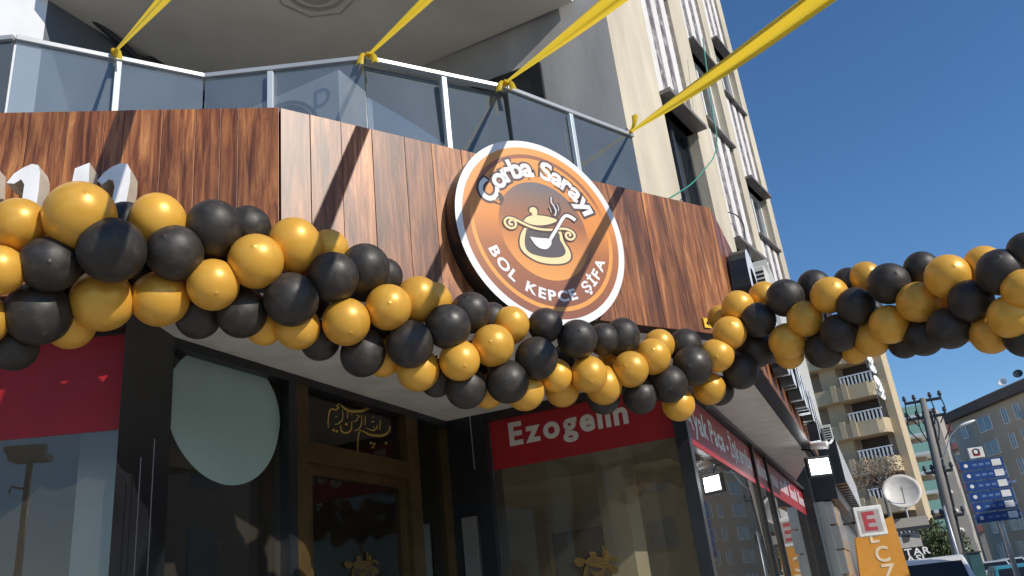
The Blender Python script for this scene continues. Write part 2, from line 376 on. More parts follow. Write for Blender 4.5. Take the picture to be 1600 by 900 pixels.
part('brass_bar', M_brass, lambda b: b.slab(DP, du3 - .05, du3 - .002, .1, zd - .06, -.075, -.012), dr)
def hdl(b):
    u = du3 - .12
    b.tube([DP.pt(u, 1.5, -.04), DP.pt(u, 1.5, .06), DP.pt(u, .9, .06), DP.pt(u, .9, -.04)], .014, 8)
part('handle', M_brass, hdl, dr)
tr = part('transom_pane', M_doorglass, lambda b: b.slab(DP, du2 + .05, du3, zt, ZS - .05, -.052, -.046))
part('transom_backing', M_roomdark, lambda b: b.slab(DP, du2 + .05, du3, zt, ZS - .05, -.09, -.07), tr)
part('sidelight_pane', M_doorglass, lambda b: b.slab(DP, du4 + .03, du5 - .05, .1, ZS - .05, -.052, -.046))
# calligraphy on the transom, traced brush strokes
def cal(pts, wd, name='calligraphy_stroke'):
    pts = smooth2([(p[0], p[1]) for p in pts], 4); n = len(pts)
    ws = [wd * (.45 + .75 * math.sin(math.pi * min(1, max(0, (i + .5) / n))) ** .8) for i in range(n)]
    L, Rr = stroke(pts, ws); b = MB()
    vs = [DP.hpt(480 + q[0] / 7.5, 600 + q[1] / 7.5, -.043) for q in L + Rr]
    b.add(vs, [(i, i + 1, n + i + 1, n + i) for i in range(n - 1)]); b.build(name, M_gold, tr)
for pts, wd in (([(720, 243), (738, 272), (700, 292), (640, 315), (570, 322), (500, 316), (440, 288), (400, 250)], 26),
                ([(395, 245), (370, 236), (348, 256), (368, 280), (330, 302), (290, 292), (262, 322), (248, 400), (245, 470), (250, 515)], 14),
                ([(415, 300), (416, 400), (396, 440), (355, 470), (320, 472)], 12), ([(474, 318), (470, 405)], 11),
                ([(393, 480), (398, 540), (440, 574), (490, 562), (518, 520), (520, 440)], 17), ([(530, 442), (575, 430), (590, 402), (610, 376), (570, 366)], 11),
                ([(637, 362), (635, 470), (600, 530), (548, 548)], 12), ([(682, 372), (678, 482)], 11), ([(695, 518), (750, 540), (795, 540), (778, 500)], 11),
                ([(752, 442), (790, 440)], 13), ([(812, 532), (822, 480)], 10), ([(857, 422), (848, 542)], 11),
                ([(972, 490), (960, 545), (920, 590), (850, 608), (780, 602), (720, 588), (650, 548)], 24),
                ([(650, 548), (625, 545), (605, 578), (596, 640), (592, 720), (593, 795)], 13), ([(325, 380), (355, 382)], 10), ([(520, 340), (524, 365)], 7), ([(772, 375), (778, 400)], 7)): cal(pts, wd)
for x, y in ((310, 540), (347, 553), (460, 470), (748, 690), (786, 702), (770, 738), (925, 692), (445, 180)):
    b = MB(); b.add([DP.hpt(480 + (x + dx) / 7.5, 600 + (y + dy) / 7.5, -.043) for dx, dy in ((0, -19), (20, 0), (0, 19), (-20, 0))], [(0, 1, 2, 3)]); b.build('calligraphy_dot', M_gold, tr)
# corner post between entrance and side window
eu0 = EP.hit(757, 640)[0]
part('pillar', M_black, lambda b: b.slab(EP, .002, eu0, 0, ZS, -.2, .03))
u, z = EP.hit(738, 690, .03); part('trim_strip', M_alu, lambda b: b.slab(EP, u - .003, u + .003, EP.hit(738, 735)[1], EP.hit(736, 640)[1], .031, .036))
u0, u1 = EP.hit(725, 860, .05)[0], EP.hit(748, 860, .05)[0]
part('steel_panel', M_steel, lambda b: b.slab(EP, u0, u1, .1, EP.hit(730, 808, .05)[1], .031, .05))
eu1 = e_end - .06
part('window_head', M_black, lambda b: b.slab(EP, eu0, eu1, ZS - .05, ZS, -.1, .02))
part('window_sill', M_black, lambda b: b.slab(EP, eu0, eu1, 0, .35, -.1, .02))
part('pane', M_shopglass, lambda b: b.slab(EP, eu0, eu1, .35, ZS - .05, -.05, -.044))
zE = EP.hit(765, 735)[1]
band = part('vinyl_band', M_red, lambda b: b.slab(EP, eu0 + .012, eu1, zE, ZS - .06, -.0435, -.041))
u, z = EP.hit(797, 696, -.04); u2 = EP.hit(1008, 655, -.04)[0]
write('Ezogelin', pA(u, z, EP, -.0385), .235, .0085, M_cream and plain('off_white_vinyl', (.62, .58, .52), .4, bmp=0), band, gap=.09, sx=(u2 - u) / 1.0 * .96)
# corner post and street side windows
part('corner_post', M_black, lambda b: b.hexa([EP.pt(eu1, 0, .025), W3.pt(-.0, 0, .03) + EP.n * .02, W3.pt(.11, 0, .025), EP.pt(eu1, 0, -.12)] + [EP.pt(eu1, ZS, .025), W3.pt(0, ZS, .03) + EP.n * .02, W3.pt(.11, ZS, .025), EP.pt(eu1, ZS, -.12)]))
w_end = W3.hit(1262, 800)[0]
z3 = W3.hit(1100, 700)[1] - .01
us = [.11, W3.hit(1181, 735)[0], W3.hit(1201, 745)[0], w_end]
part('window_head', M_dark, lambda b: b.slab(W3, .11, w_end, ZS - .04, ZS + .0, -.1, .03))
part('window_sill', M_black, lambda b: b.slab(W3, .11, w_end, 0, .35, -.1, .02))
for i, tx in enumerate(('Ayak Paça - İşkembe', '', '')):
    a, c = us[i], us[i + 1]
    part('pane', M_shopglass, lambda b: b.slab(W3, a + .025, c - .025, .35, ZS - .05, -.03, -.024))
    if i: part('mullion', M_black, lambda b: b.slab(W3, a - .024, a + .024, .35, ZS - .04, -.08, .012))
    band = part('vinyl_band', M_red, lambda b: b.slab(W3, a + .025, c - .025, z3, ZS - .06, -.0235, -.021))
    if i == 0:
        ln = c - a - .3; g = sum((glyph(ch, .26, .008)[3] - glyph(ch, .26, .008)[2]) if ch != ' ' else 0 for ch in tx)
        write(tx, pA(a + .15, z3 + .13, W3, -.0185), .26, .008, M_whiteletter, band, gap=.07, sx=(ln - .26 * .1 * len(tx)) / g)
    else:      # too small and edge-on to read: letter-like strokes only
        rl = random.Random(i); u = a + (c - a) * .10
        while u < a + (c - a) * .86:
            for _ in range(rl.randint(4, 7)):
                hh_ = rl.choice((.13, .13, .13, .20)); part('letter_stroke', M_whiteletter, lambda b: b.slab(W3, u, u + (c - a) * .018, z3 + .13, z3 + .13 + hh_, -.0205, -.0185), band); u += (c - a) * .034
            u += (c - a) * .05
part('end_pillar', M_black, lambda b: b.slab(W3, w_end, w_end + .75, 0, 3.4, -.3, .12))
# interior
def room(b):
    pass
BW = Plane(W3.pt(w_end - .1, 0, -.12), -22.4)
flo = [AP.pt(-4, 0, -.12), AP.pt(a_r, 0, -.12), DP.pt(.02, 0, -.12), DP.pt(d_in - .1, 0, -.12), EP.pt(0, 0, -.12), EP.pt(e_end - .12, 0, -.12), W3.pt(w_end - .1, 0, -.12), BW.pt(-9.5, 0)]
part('interior_floor', M_tile, lambda b: b.prism([(p.x, p.y) for p in flo], .003, .02))
part('interior_ceiling', M_room, lambda b: b.prism([(p.x, p.y) for p in flo], 3.14, 3.2))
part('interior_wall', M_room, lambda b: b.slab(BW, -9.5, -.05, 0, 3.17, -.1, 0))
LWp = Plane((-5.5, 2.9), 85); part('interior_wall', M_room, lambda b: b.slab(LWp, 0, 15, 0, 3.17, -.1, 0))
IW = Plane(EP.pt(0, 0), -22.4)
ucol0, ucol1 = IW.hit(938, 800, -1.6)[0], IW.hit(990, 850, -1.6)[0]
part('interior_column', M_room, lambda b: b.slab(IW, ucol0, ucol1, .02, 3.12, -2.0, -1.6))
part('interior_beam', M_room, lambda b: b.slab(IW, -2.5, 1.2, 2.78, 3.13, -2.6, -2.1))
part('interior_panel', M_roomdark, lambda b: b.slab(IW, -.2, .5, .02, 2.3, -2.55, -2.45))
part('counter', M_roomdark, lambda b: b.slab(IW, -2.4, 1.2, .02, 1.15, -4.0, -3.4))
part('counter_top', M_room, lambda b: b.slab(IW, -2.45, 1.25, 1.155, 1.2, -4.05, -3.35))
# frosted round film on the left entrance pane
su, sz = DP.hit(357, 640)
def disc_pts(P, cu, cz, ru, rz, o, n=56, warp=None): return [P.pt(cu + ru * math.cos(2 * math.pi * i / n) * (warp(i / n) if warp else 1), cz + rz * math.sin(2 * math.pi * i / n) * (warp(i / n) if warp else 1), o) for i in range(n)]
rl, rr_ = DP.hit(264, 650)[0], DP.hit(447, 650)[0]
b = MB(); b.extr(disc_pts(DP, (rl + rr_) / 2 + .004, sz - .01, (rr_ - rl) / 2 - .012, .362, -.042, warp=lambda k: 1 + .02 * math.sin(k * 18)), DP.n * .004)
tag(b.build('round_film', M_frost), 'pale teal round film stuck on the glass left of the entrance', 'film')

# ------------------------------------------------------------------ the pot emblem (shared drawing, in zoom pixels of the sign)
POT = [('pot_outline', 0, 'poly', [(285, 445), (248, 520), (236, 600), (262, 675), (330, 738), (430, 788), (540, 808), (652, 806), (728, 776), (750, 720), (725, 645), (685, 580), (655, 490), (640, 460), (460, 470)], 'brown'),
       ('pot_body', 1, 'poly', [(296, 455), (262, 520), (252, 600), (276, 665), (338, 724), (432, 774), (540, 794), (648, 792), (714, 765), (734, 718), (710, 650), (668, 585), (642, 495), (620, 470), (460, 480)], 'cream'),
       ('pot_filling', 2, 'poly', [(316, 465), (300, 560), (308, 640), (350, 690), (430, 718), (540, 735), (640, 727), (682, 692), (672, 640), (632, 570), (610, 495), (460, 470)], 'char'),
       ('lid_outline', 3, 'poly', [(270, 392), (310, 345), (350, 325), (330, 280), (345, 252), (380, 246), (420, 262), (432, 296), (424, 325), (520, 338), (625, 375), (600, 420), (500, 446), (400, 446), (310, 424)], 'brown'),
       ('lid', 4, 'poly', [(286, 392), (322, 355), (380, 338), (440, 340), (520, 352), (602, 382), (560, 412), (480, 430), (400, 430), (320, 412)], 'cream'),
       ('lid_knob', 5, 'poly', [(342, 290), (352, 270), (376, 262), (402, 272), (416, 298), (412, 340), (372, 344), (366, 318), (348, 308)], 'cream'),
       ('rim_outline', 6, 'stroke', [(190, 425), (160, 420), (158, 390), (190, 380), (214, 404), (212, 444), (170, 458), (125, 430), (112, 390), (140, 362), (190, 368), (260, 402), (340, 440), (430, 466), (540, 474), (640, 464), (700, 470), (748, 496), (768, 535), (740, 565), (700, 555), (684, 520), (706, 500), (730, 520), (715, 532)], 44, 'brown'),
       ('rim', 7, 'stroke', [(190, 425), (160, 420), (158, 390), (190, 380), (214, 404), (212, 444), (170, 458), (125, 430), (112, 390), (140, 362), (190, 368), (260, 402), (340, 440), (430, 466), (540, 474), (640, 464), (700, 470), (748, 496), (768, 535), (740, 565), (700, 555), (684, 520), (706, 500), (730, 520), (715, 532)], 20, 'cream'),
       ('ladle_outline', 8, 'stroke', [(500, 580), (540, 548), (600, 455), (655, 360), (690, 335), (735, 350), (785, 392)], 50, 'brown'),
       ('ladle_bowl', 9, 'poly', [(348, 538), (430, 550), (515, 556), (548, 575), (544, 618), (505, 655), (445, 648), (392, 608)], 'white'),
       ('ladle_handle', 10, 'stroke', [(525, 590), (550, 545), (605, 455), (658, 365), (692, 342), (730, 355), (774, 384)], 30, 'white'),
       ('steam_outline', 3, 'stroke', [(575, 350), (548, 290), (530, 260), (560, 300), (590, 300), (562, 240), (548, 165)], 34, 'brown'),
       ('steam_outline', 2, 'stroke', [(590, 350), (622, 300), (600, 225)], 40, 'brown'),
       ('steam', 11, 'stroke', [(580, 345), (592, 300), (570, 250), (548, 215), (548, 168)], 15, 'pale'),
       ('steam', 11, 'stroke', [(548, 312), (542, 285), (528, 262)], 8, 'pale'),
       ('steam', 11, 'stroke', [(612, 300), (616, 270), (600, 235)], 8, 'pale')]
def emblem(place, parent, mats, step=.0008):
    for name, ly, kind, pts, *rest in POT:
        h = ly * step; b = MB()
        if kind == 'poly':
            q = smooth2(pts + [pts[0]], 3)[:-1]; b.add([place(x, y, h) for x, y in q], [tuple(range(len(q)))]); mat = rest[0]
        else:
            q = smooth2(pts, 4); L, Rr = stroke(q, rest[0]); n = len(q); mat = rest[1]
            b.add([place(x, y, h) for x, y in L + Rr], [(i, i + 1, n + i + 1, n + i) for i in range(n - 1)])
        b.build(name, mats[mat], parent)
M_dgold = plain('worn_gold_film', (.13, .085, .026), .5, .4)
# gold emblem decals low on the door and the side window
for P, px, py, pw, pr in ((DP, 565, 893, 50, dr), (EP, 932, 892, 64, band)):
    g = {k: M_dgold for k in ('brown', 'cream', 'char', 'white', 'pale')}; g['char'] = M_roomdark; g['brown'] = plain('dull_gold_film', (.22, .14, .04), .45, .4)
    o0 = -.036 if P is EP else -.04
    emblem(lambda x, y, h: P.hpt(px + (x - 440) / 650 * pw, py + (y - 540) / 650 * pw * 1.05, o0 + h), shop, g)

# ------------------------------------------------------------------ round sign
TH = .105
cu_, cz_ = F2.hit(851, 360.4, TH)
cpt = F2.pt(cu_, cz_, TH); RAD = .5028 * (cpt - EYE).length / 4 * .99
sign = empty('round_sign', F2.pt(cu_, cz_ - RAD), 'round illuminated orange sign with a steaming soup pot and ladle', 'sign')
def sp(r, a, h=0): return F2.pt(cu_ + RAD * r * math.cos(a), cz_ + RAD * r * math.sin(a), TH + h)
def ring(name, r0, r1, h, mat, n=96, parent=sign):
    b = MB(); 
    if r0 <= 0: b.add([sp(r1, 2 * math.pi * i / n, h) for i in range(n)], [tuple(range(n))])
    else:
        b.add([sp(r1, 2 * math.pi * i / n, h) for i in range(n)] + [sp(r0, 2 * math.pi * i / n, h) for i in range(n)], [(i, (i + 1) % n, n + (i + 1) % n, n + i) for i in range(n)])
    return b.build(name, mat, parent)
b = MB(); n = 96
b.extr([sp(1.0, 2 * math.pi * i / n, -.002) for i in range(n)], -F2.n * (TH - .004)); b.build('can', M_black, sign)
zc = RAD
def vg(name, stops): return vgrad(name, 0, 2 * RAD, stops)
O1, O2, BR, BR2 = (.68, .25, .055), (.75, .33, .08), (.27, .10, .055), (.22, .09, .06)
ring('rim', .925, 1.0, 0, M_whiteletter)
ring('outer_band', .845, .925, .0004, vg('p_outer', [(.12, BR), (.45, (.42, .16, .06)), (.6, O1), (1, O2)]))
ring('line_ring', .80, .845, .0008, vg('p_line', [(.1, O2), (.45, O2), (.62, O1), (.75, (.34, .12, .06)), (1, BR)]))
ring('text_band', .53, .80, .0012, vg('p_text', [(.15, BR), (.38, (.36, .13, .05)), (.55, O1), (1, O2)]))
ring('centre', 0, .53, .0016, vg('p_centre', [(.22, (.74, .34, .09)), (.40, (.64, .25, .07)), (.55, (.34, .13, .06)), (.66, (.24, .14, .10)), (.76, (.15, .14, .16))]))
def arc_text(text, rad, a0, a1, size, fat, mat, h, inward, nm, sx=1.0):
    gs = [(ch, glyph(ch, size, fat) if ch != ' ' else None) for ch in text]
    base = [(ch, glyph(ch, size, 0) if ch != ' ' else None) for ch in text]
    wid = [((g[3] - g[2]) * sx if g else size * .34) for _, g in base]
    tot = sum(wid); ang = a1 - a0; gap = (abs(ang) * rad - tot) / max(1, len(text) - 1); x = 0; sg = 1 if ang > 0 else -1
    for (ch, g), (_, bg_), wdt in zip(gs, base, wid):
        if g:
            mid = a0 + sg * (x + wdt / 2) / rad; cx = (bg_[2] + bg_[3]) / 2
            er = (math.cos(mid), math.sin(mid)); tx = (-er[1] * sg, er[0] * sg); upv = er if not inward else (-er[0], -er[1])
            b = MB(); vs = []
            for v in g[0]:
                lx = (v.x - cx) * sx; ly = v.y
                X = er[0] * rad + tx[0] * lx + upv[0] * ly; Y = er[1] * rad + tx[1] * lx + upv[1] * ly
                vs.append(F2.pt(cu_ + X, cz_ + Y, TH + h))
            b.v = vs; b.f = list(g[1]); b.m = [0] * len(b.f); b.build(nm, mat, sign)
        x += wdt + gap
S1 = RAD * .29
arc_text('Çorba Sarayı', RAD * .595, R(162), R(26), S1, S1 * .115, M_brown, .0022, False, 'letter_outline', 1.12)
arc_text('Çorba Sarayı', RAD * .595, R(162), R(26), S1, S1 * .034, M_whiteletter, .0034, False, 'letter', 1.12)
S2 = RAD * .150
arc_text('BOL KEPÇE ŞİFA', RAD * .742, R(204), R(341), S2, S2 * .035, M_whiteletter, .0030, True, 'letter', 1.25)
pm = {'brown': M_brown, 'cream': M_cream, 'char': M_char, 'white': M_whiteletter, 'pale': plain('pale_print', (.6, .56, .6), .4, bmp=0)}
emblem(lambda x, y, h: F2.hpt(770 + x / 6, 280 + y / 6, TH + .0024 + h), sign, pm, .0005)
# ------------------------------------------------------------------ letters on the fascias
ls = empty('letter_sign', F1.pt(-1.2, Z0 + .1), 'white raised sign letters on the dark wood fascia above the gold balloons', 'sign letters')
for nm, pl in (('letter_stem', [(96, 352), (108, 306), (117, 263), (140, 254), (138, 300), (130, 352)]),
               ('letter_arch', [(152, 282), (162, 270), (174, 261), (188, 255), (199, 256), (204, 266), (203, 285), (198, 312), (190, 352), (168, 352), (174, 318), (179, 292), (177, 282), (170, 280), (160, 288)]),
               ('letter_arch', [(10, 286), (22, 271), (36, 262), (50, 256), (60, 258), (63, 270), (60, 300), (52, 352), (29, 352), (35, 308), (38, 288), (33, 280), (22, 287)]),
               ('letter_stem', [(-48, 352), (-38, 300), (-30, 266), (-8, 258), (-10, 300), (-18, 352)])):
    b = MB(); q = [F1.hpt(x, y, .135) for x, y in pl]; n = len(q); b.extr(q, -F1.n * .10); b.m[0] = 0; b.m[1:] = [1] * (len(b.m) - 1); b.build(nm, [M_whiteletter, M_side], ls)
ls3 = empty('letter_sign', F3.pt(3.0, Z0 + .2), 'row of black sided raised letters along the street side fascia', 'sign letters')
g3 = sum((glyph(ch, .8, .03, .08)[3] - glyph(ch, .8, .03, .08)[2]) for ch in 'ÇorbaSarayı')
write('Çorba Sarayı', lambda x, y, h: F3.pt(.16 + x, Z0 + .18 + y, .02 + h), .72, .03, M_whiteletter, ls3, ext=.055, sidemat=M_black, sx=1.12, gap=.1)
# small yellow number tag
u, z = F2.hit(1107, 504, .02); nt_ = empty('number_tag', F2.pt(u, z - .03), 'small yellow tag with a number four at the fascia corner', 'tag')
b = MB(); b.slab(F2, u - .028, u + .028, z - .03, z + .03, .006, .012); b.build('plate', plain('yellow_plate', (.75, .48, .03), .5), nt_)
write('4', lambda x, y, h: F2.pt(u - .012 + x, z - .016 + y, .014 + h), .045, .001, M_black, nt_)

# ------------------------------------------------------------------ corner apartment building above the shop
ap = empty('apartment_building', C3, 'corner apartment building with an angled window facade above the shop', 'building')
ZC = 6.4
WR = Plane(C3, -22.5); WL_p = atz(75, 0, ZC); WL = Plane(WL_p, 64.8)
x_wr = -3.55
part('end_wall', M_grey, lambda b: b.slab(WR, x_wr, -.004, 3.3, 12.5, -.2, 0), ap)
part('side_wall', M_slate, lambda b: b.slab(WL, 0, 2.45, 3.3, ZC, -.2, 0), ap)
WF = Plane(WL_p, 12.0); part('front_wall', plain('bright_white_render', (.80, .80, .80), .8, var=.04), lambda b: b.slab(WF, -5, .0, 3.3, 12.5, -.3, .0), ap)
bal = [atz(x, y, 5.0) for x, y in ((-60, 66), (25, 58), (320, 118), (570, 90), (790, 136), (987, 211))]
bfl = [(p.x, p.y) for p in bal] + [(WR.pt(x_wr, 0).x, WR.pt(x_wr, 0).y), (WL.p.x - .3, WL.p.y + .3)]
part('balcony_floor', M_grey, lambda b: b.prism(bfl, 3.75, 3.93), ap)
# lower infill between shop soffit and balcony floor
part('core_wall', M_grey, lambda b: b.slab(WR, -3.5, -.01, 3.2, 3.74, -.3, -.15), ap)
wend = atz(890, 5, ZC); e1 = V((.1, 4.55, ZC)); slabp = [(wend.x + .03, wend.y - .012), (.1, 4.65), (-.75, 4.1), (-1.8, 4.1), (WL_p.x + .03, WL_p.y - .12), (WL_p.x - .1, WL_p.y + .05), (WR.pt(x_wr, 0).x - .3, WR.pt(x_wr, 0).y + .2)]
slabo = part('ceiling_slab', M_ceil, lambda b: b.prism(slabp, ZC, ZC + .2), ap)
rc = atz(493, -18, ZC)
def rose(b):
    for r0, r1, h, n in ((.33, .345, .012, 8), (.22, .25, .018, 24), (.10, .16, .03, 24)):
        a = [V((rc.x + r * math.cos(2 * math.pi * (i + .5) / n), rc.y + r * math.sin(2 * math.pi * (i + .5) / n), ZC + .001 - (h if k in (1, 2) else 0))) for k, r in enumerate((r1, r1 - .004, r0 + .004, r0)) for i in range(n)]
        b.add(a, [(k * n + i, k * n + (i + 1) % n, (k + 1) * n + (i + 1) % n, (k + 1) * n + i) for k in range(3) for i in range(n)])
part('ceiling_rosette', plain('rosette_plaster', (.42, .39, .33), .8), rose, slabo)
# pipe at wall and ceiling
pq = [(104, -8), (148, 32), (183, 62), (212, 88), (226, 94), (240, 92), (262, 106), (290, 127), (312, 143), (330, 156), (322, 170), (340, 190)]
pts = []
for i, (x, y) in enumerate(pq[:7]): pts.append(WL.hpt(x, y, .06))
for x, y in pq[7:]: pts.append(WL.hpt(x, y, .06))
b = MB(); b.tube(pts, .028, 8); pp = b.build('drain_pipe', M_dark, None, True); tag(pp, 'dark drain pipe bent along the shaded wall under the balcony ceiling', 'pipe')
# balcony door in the end wall
du_ = [WR.hit(x, y)[0] for x, y in ((795, 150), (850, 130))]
zt_ = WR.hit(846, 100)[1]
dd = part('balcony_door', M_black, lambda b: b.slab(WR, du_[0] - .45, du_[1], 3.94, zt_, .002, .05), ap)
part('pane', M_dwin, lambda b: b.slab(WR, du_[0] - .35, du_[1] - .1, 4.1, zt_ - .12, .052, .056), dd)
# tower bays: saw-tooth plan
BAZ = 57.5
S1_ = C3; B1 = Plane(S1_, BAZ)
def bay(name, Sp, px_end, hoods, zbot, ztop, wu0, wu1, zw, seed):
    """Sp start point; hoods list of (hood z, sill z)"""
    P = Plane(Sp, BAZ); ue = P.hit(px_end[0], px_end[1])[0]; rnd = random.Random(seed)
    ret = P.pt(ue, 0); back = T3.p + T3.u * (ret - T3.p).dot(T3.u) - T3.n * .4
    bo = MB(); bo.hexa([P.pt(0, zbot, -.22), P.pt(ue, zbot, -.22), V((back.x, back.y, zbot)), P.pt(0, zbot, -.9)] + [P.pt(0, ztop, -.22), P.pt(ue, ztop, -.22), V((back.x, back.y, ztop)), P.pt(0, ztop, -.9)])
    by = bo.build('facade_bay', M_beige, ap)
    part('pier', M_beige, lambda b: b.slab(P, 0, wu0 * ue, zbot, ztop, -.22, 0), by)
    part('pier', M_beige, lambda b: b.slab(P, wu1 * ue, ue, zbot, ztop, -.219, .002), by)
    a, c = wu0 * ue, wu1 * ue; zprev = zbot
    edges = []
    for hz, sz_ in hoods: edges.append((sz_, hz))
    edges.sort()
    solids = []; z = zbot
    for s_, h_ in edges:
        if s_ > z: solids.append((z, s_))
        z = h_
    solids.append((z, ztop))
    for z0, z1 in solids:
        part('spandrel', M_stone, lambda b: b.slab(P, a, c, z0, z1, -.2, -.03), by)
        k = 3; wd = (c - a) / (k + .5)
        for i in range(k):
            m0 = a + (c - a) * (i + .16) / k; m1 = a + (c - a) * (i + .68) / k
            part('strip', M_strip, lambda b: b.slab(P, m0, m1, z0 + .01, z1, -.031, -.020 + .002 * i), by)
    for s_, h_ in edges:
        fr = M_dark if seed == 1 else M_white
        part('pane', M_dwin, lambda b: b.slab(P, a, c, s_, h_, -.15, -.145), by)
        part('pane_backing', M_roomdark, lambda b: b.slab(P, a, c, s_, h_, -.21, -.2), by)
        def frm(b):
            t_ = .05
            for q0, q1 in ((a, a + t_), (c - t_, c), ((a + c) / 2 - .03, (a + c) / 2 + .03)): b.slab(P, q0, q1, s_, h_, -.16, -.10)
            b.slab(P, a + t_, c - t_, h_ - .05, h_, -.159, -.101); b.slab(P, a + t_, c - t_, s_, s_ + .05, -.159, -.101)
        part('window_frame', fr, frm, by)
        part('hood', M_hood, lambda b: b.slab(P, a - .02, c + .01, h_ - .0, h_ + .04, -.16, .11), by)
        part('sill', M_hood, lambda b: b.slab(P, a - .02, c + .02, s_ - .035, s_, -.1, .05), by)
    return P, ue
h1z = B1.hit(1013, 100, .11)[1] - .04
P1, ue1 = bay('b', S1_, (1130, 300), [(h1z, 4.0), (h1z + 3.3, h1z + 1.75)], 3.2, 12.5, .42, .80, 0, 1)
u = T3.hit(1124, 300)[0]; S2_ = T3.pt(u, 0); P2_ = Plane(S2_, BAZ)
hz2 = [P2_.hit(1066, 34, .11)[1] - .04, P2_.hit(1140, 354, .11)[1] - .04]; sz2 = P2_.hit(1100, 174, .05)[1]
bay('b', S2_, (1169, 300), [(hz2[0], sz2), (hz2[1], hz2[1] - 1.5), (hz2[0] * 2 - hz2[1], hz2[0] * 2 - hz2[1] - 1.4)], 4.9, 15, .06, .80, 0, 2)
u = T3.hit(1166, 300)[0]; S3_ = T3.pt(u, 0); P3_ = Plane(S3_, BAZ)
hz3 = [P3_.hit(1103, 32, .11)[1] - .04, P3_.hit(1160, 258, .11)[1] - .04]; sz3 = [P3_.hit(1136, 140, .05)[1], P3_.hit(1185, 358, .05)[1]]
bay('b', S3_, (1200, 300), [(hz3[0], sz3[0]), (hz3[1], sz3[1])], 4.9, 15, .10, .78, 0, 3)
# glass balustrade
gb = empty('glass_balustrade', bal[2] - V((0, 0, 1.07)), 'tinted glass balcony balustrade with a white top rail above the wood fascia', 'balustrade')
for i in range(len(bal) - 1):
    p, q = bal[i], bal[i + 1]; P = Plane(p, math.degrees(math.atan2(q.y - p.y, q.x - p.x))); ln = (V((q.x, q.y, 0)) - V((p.x, p.y, 0))).length
    part('top_rail', M_rail, lambda b: b.slab(P, .002, ln - .002, 4.968, 5.0, -.028, .028), gb, bevel=.004)
    brk = {1: [DP and 0, .52, 1], 2: [0, .42, 1], 3: [0, .52, 1], 4: [0, .45, 1]}.get(i, [0, 1])
    for a, c in zip(brk[:-1], brk[1:]):
        part('pane', M_balcglass, lambda b: b.hexa([P.pt(ln * (a if k_ in (0, 3) else c) + (.008 if k_ in (0, 3) else -.008), z_, o_ - (.045 * (z_ - 3.97) if i == 3 else 0)) for z_ in (3.97, 4.966) for k_, o_ in ((0, .006), (1, .006), (2, -.006), (3, -.006))]), gb)
    for a in brk[1:-1]:
        part('post', M_postp, lambda b: b.slab(P, ln * a - .018, ln * a + .018, 3.93, 4.945, .010, .045), gb, bevel=.003)
    part('shoe', M_dark, lambda b: b.slab(P, .002, ln - .002, 3.93, 3.968, -.03, .03), gb)

# ------------------------------------------------------------------ air conditioners
def ac(name, P, u0, u1, z0, z1, o0, o1, label, grille='louver', logo=None):
    r = empty(name, P.pt((u0 + u1) / 2, z0, o0), label, 'air conditioner')
    part('case', plain('ac_case', (.66, .64, .58), .5), lambda b: b.slab(P, u0, u1, z0, z1, o0, o1), r, bevel=.012)
    if grille == 'louver':
        n = 8
        for c0, c1 in ((.08, .44), (.52, .93)):
            for i in range(n):
                zz = z0 + (z1 - z0) * (.08 + .84 * i / n); part('slot', M_black, lambda b: b.slab(P, u0 + (u1 - u0) * c0, u0 + (u1 - u0) * c1, zz, zz + (z1 - z0) * .055, o1 + .001, o1 + .004), r)
    else:
        cu, cz, rr = u0 + (u1 - u0) * .36, (z0 + z1) / 2, (z1 - z0) * .42; n = 32
        b = MB(); b.add([P.pt(cu + rr * math.cos(2 * math.pi * i / n), cz + rr * math.sin(2 * math.pi * i / n), o1 + .002) for i in range(n)], [tuple(range(n))]); b.build('fan_opening', M_black, r)
        for k in range(1, 6):
            b = MB(); b.tube([P.pt(cu + rr * k / 5.5 * math.cos(2 * math.pi * i / n), cz + rr * k / 5.5 * math.sin(2 * math.pi * i / n), o1 + .01) for i in range(n + 1)], .004, 5); b.build('guard_ring', M_side, r)
        for k in range(3):
            a = k * 2.09; b = MB(); b.add([P.pt(cu + rr * s * math.cos(a + t_), cz + rr * s * math.sin(a + t_), o1 + .005) for s, t_ in ((.1, 0), (.85, .1), (.85, .8), (.1, 1.2))], [(0, 1, 2, 3)]); b.build('fan_blade', M_dark, r)
        if logo:
            write('D', lambda x, y, h: P.pt(u0 + (u1 - u0) * .74 + x, z1 - .26 + y, o1 + .003 + h), .22, .004, plain('blue_print', (.05, .12, .25), .4), r)
            part('label_plate', plain('label_print', (.35, .36, .36), .5), lambda b: b.slab(P, u0 + (u1 - u0) * .74, u0 + (u1 - u0) * .94, z0 + .2, z0 + .36, o1 + .002, o1 + .004), r)
    return r
g_ = ray(531, 150); ACp = Plane(EYE + g_ * (4.86 / g_.y), -24)
a0, a1 = -.88, 0.0
ac('air_conditioner', ACp, a0, a1, 4.42, ACp.hit(528, 108)[1], -.42, 0, 'large air conditioner unit standing behind the balcony glass', 'fan', True)
b = MB()
for u in (a0 + .1, a1 - .1): b.slab(ACp, u - .03, u + .03, 3.935, 4.417, -.4, -.02)
tag(b.build('air_conditioner_stand', M_dark), 'low dark stand carrying the air conditioner behind the balcony glass', 'stand')
AC2 = Plane(atd(1185, 440, 8.4), -25)
u0, u1 = AC2.hit(1168, 450)[0], AC2.hit(1198, 450)[0]
ac('air_conditioner', AC2, u0, u1 + .02, AC2.hit(1185, 462)[1] - .12, AC2.hit(1183, 416)[1], -.3, 0, 'small air conditioner with louvred grille hung on the tower facade', 'louver')

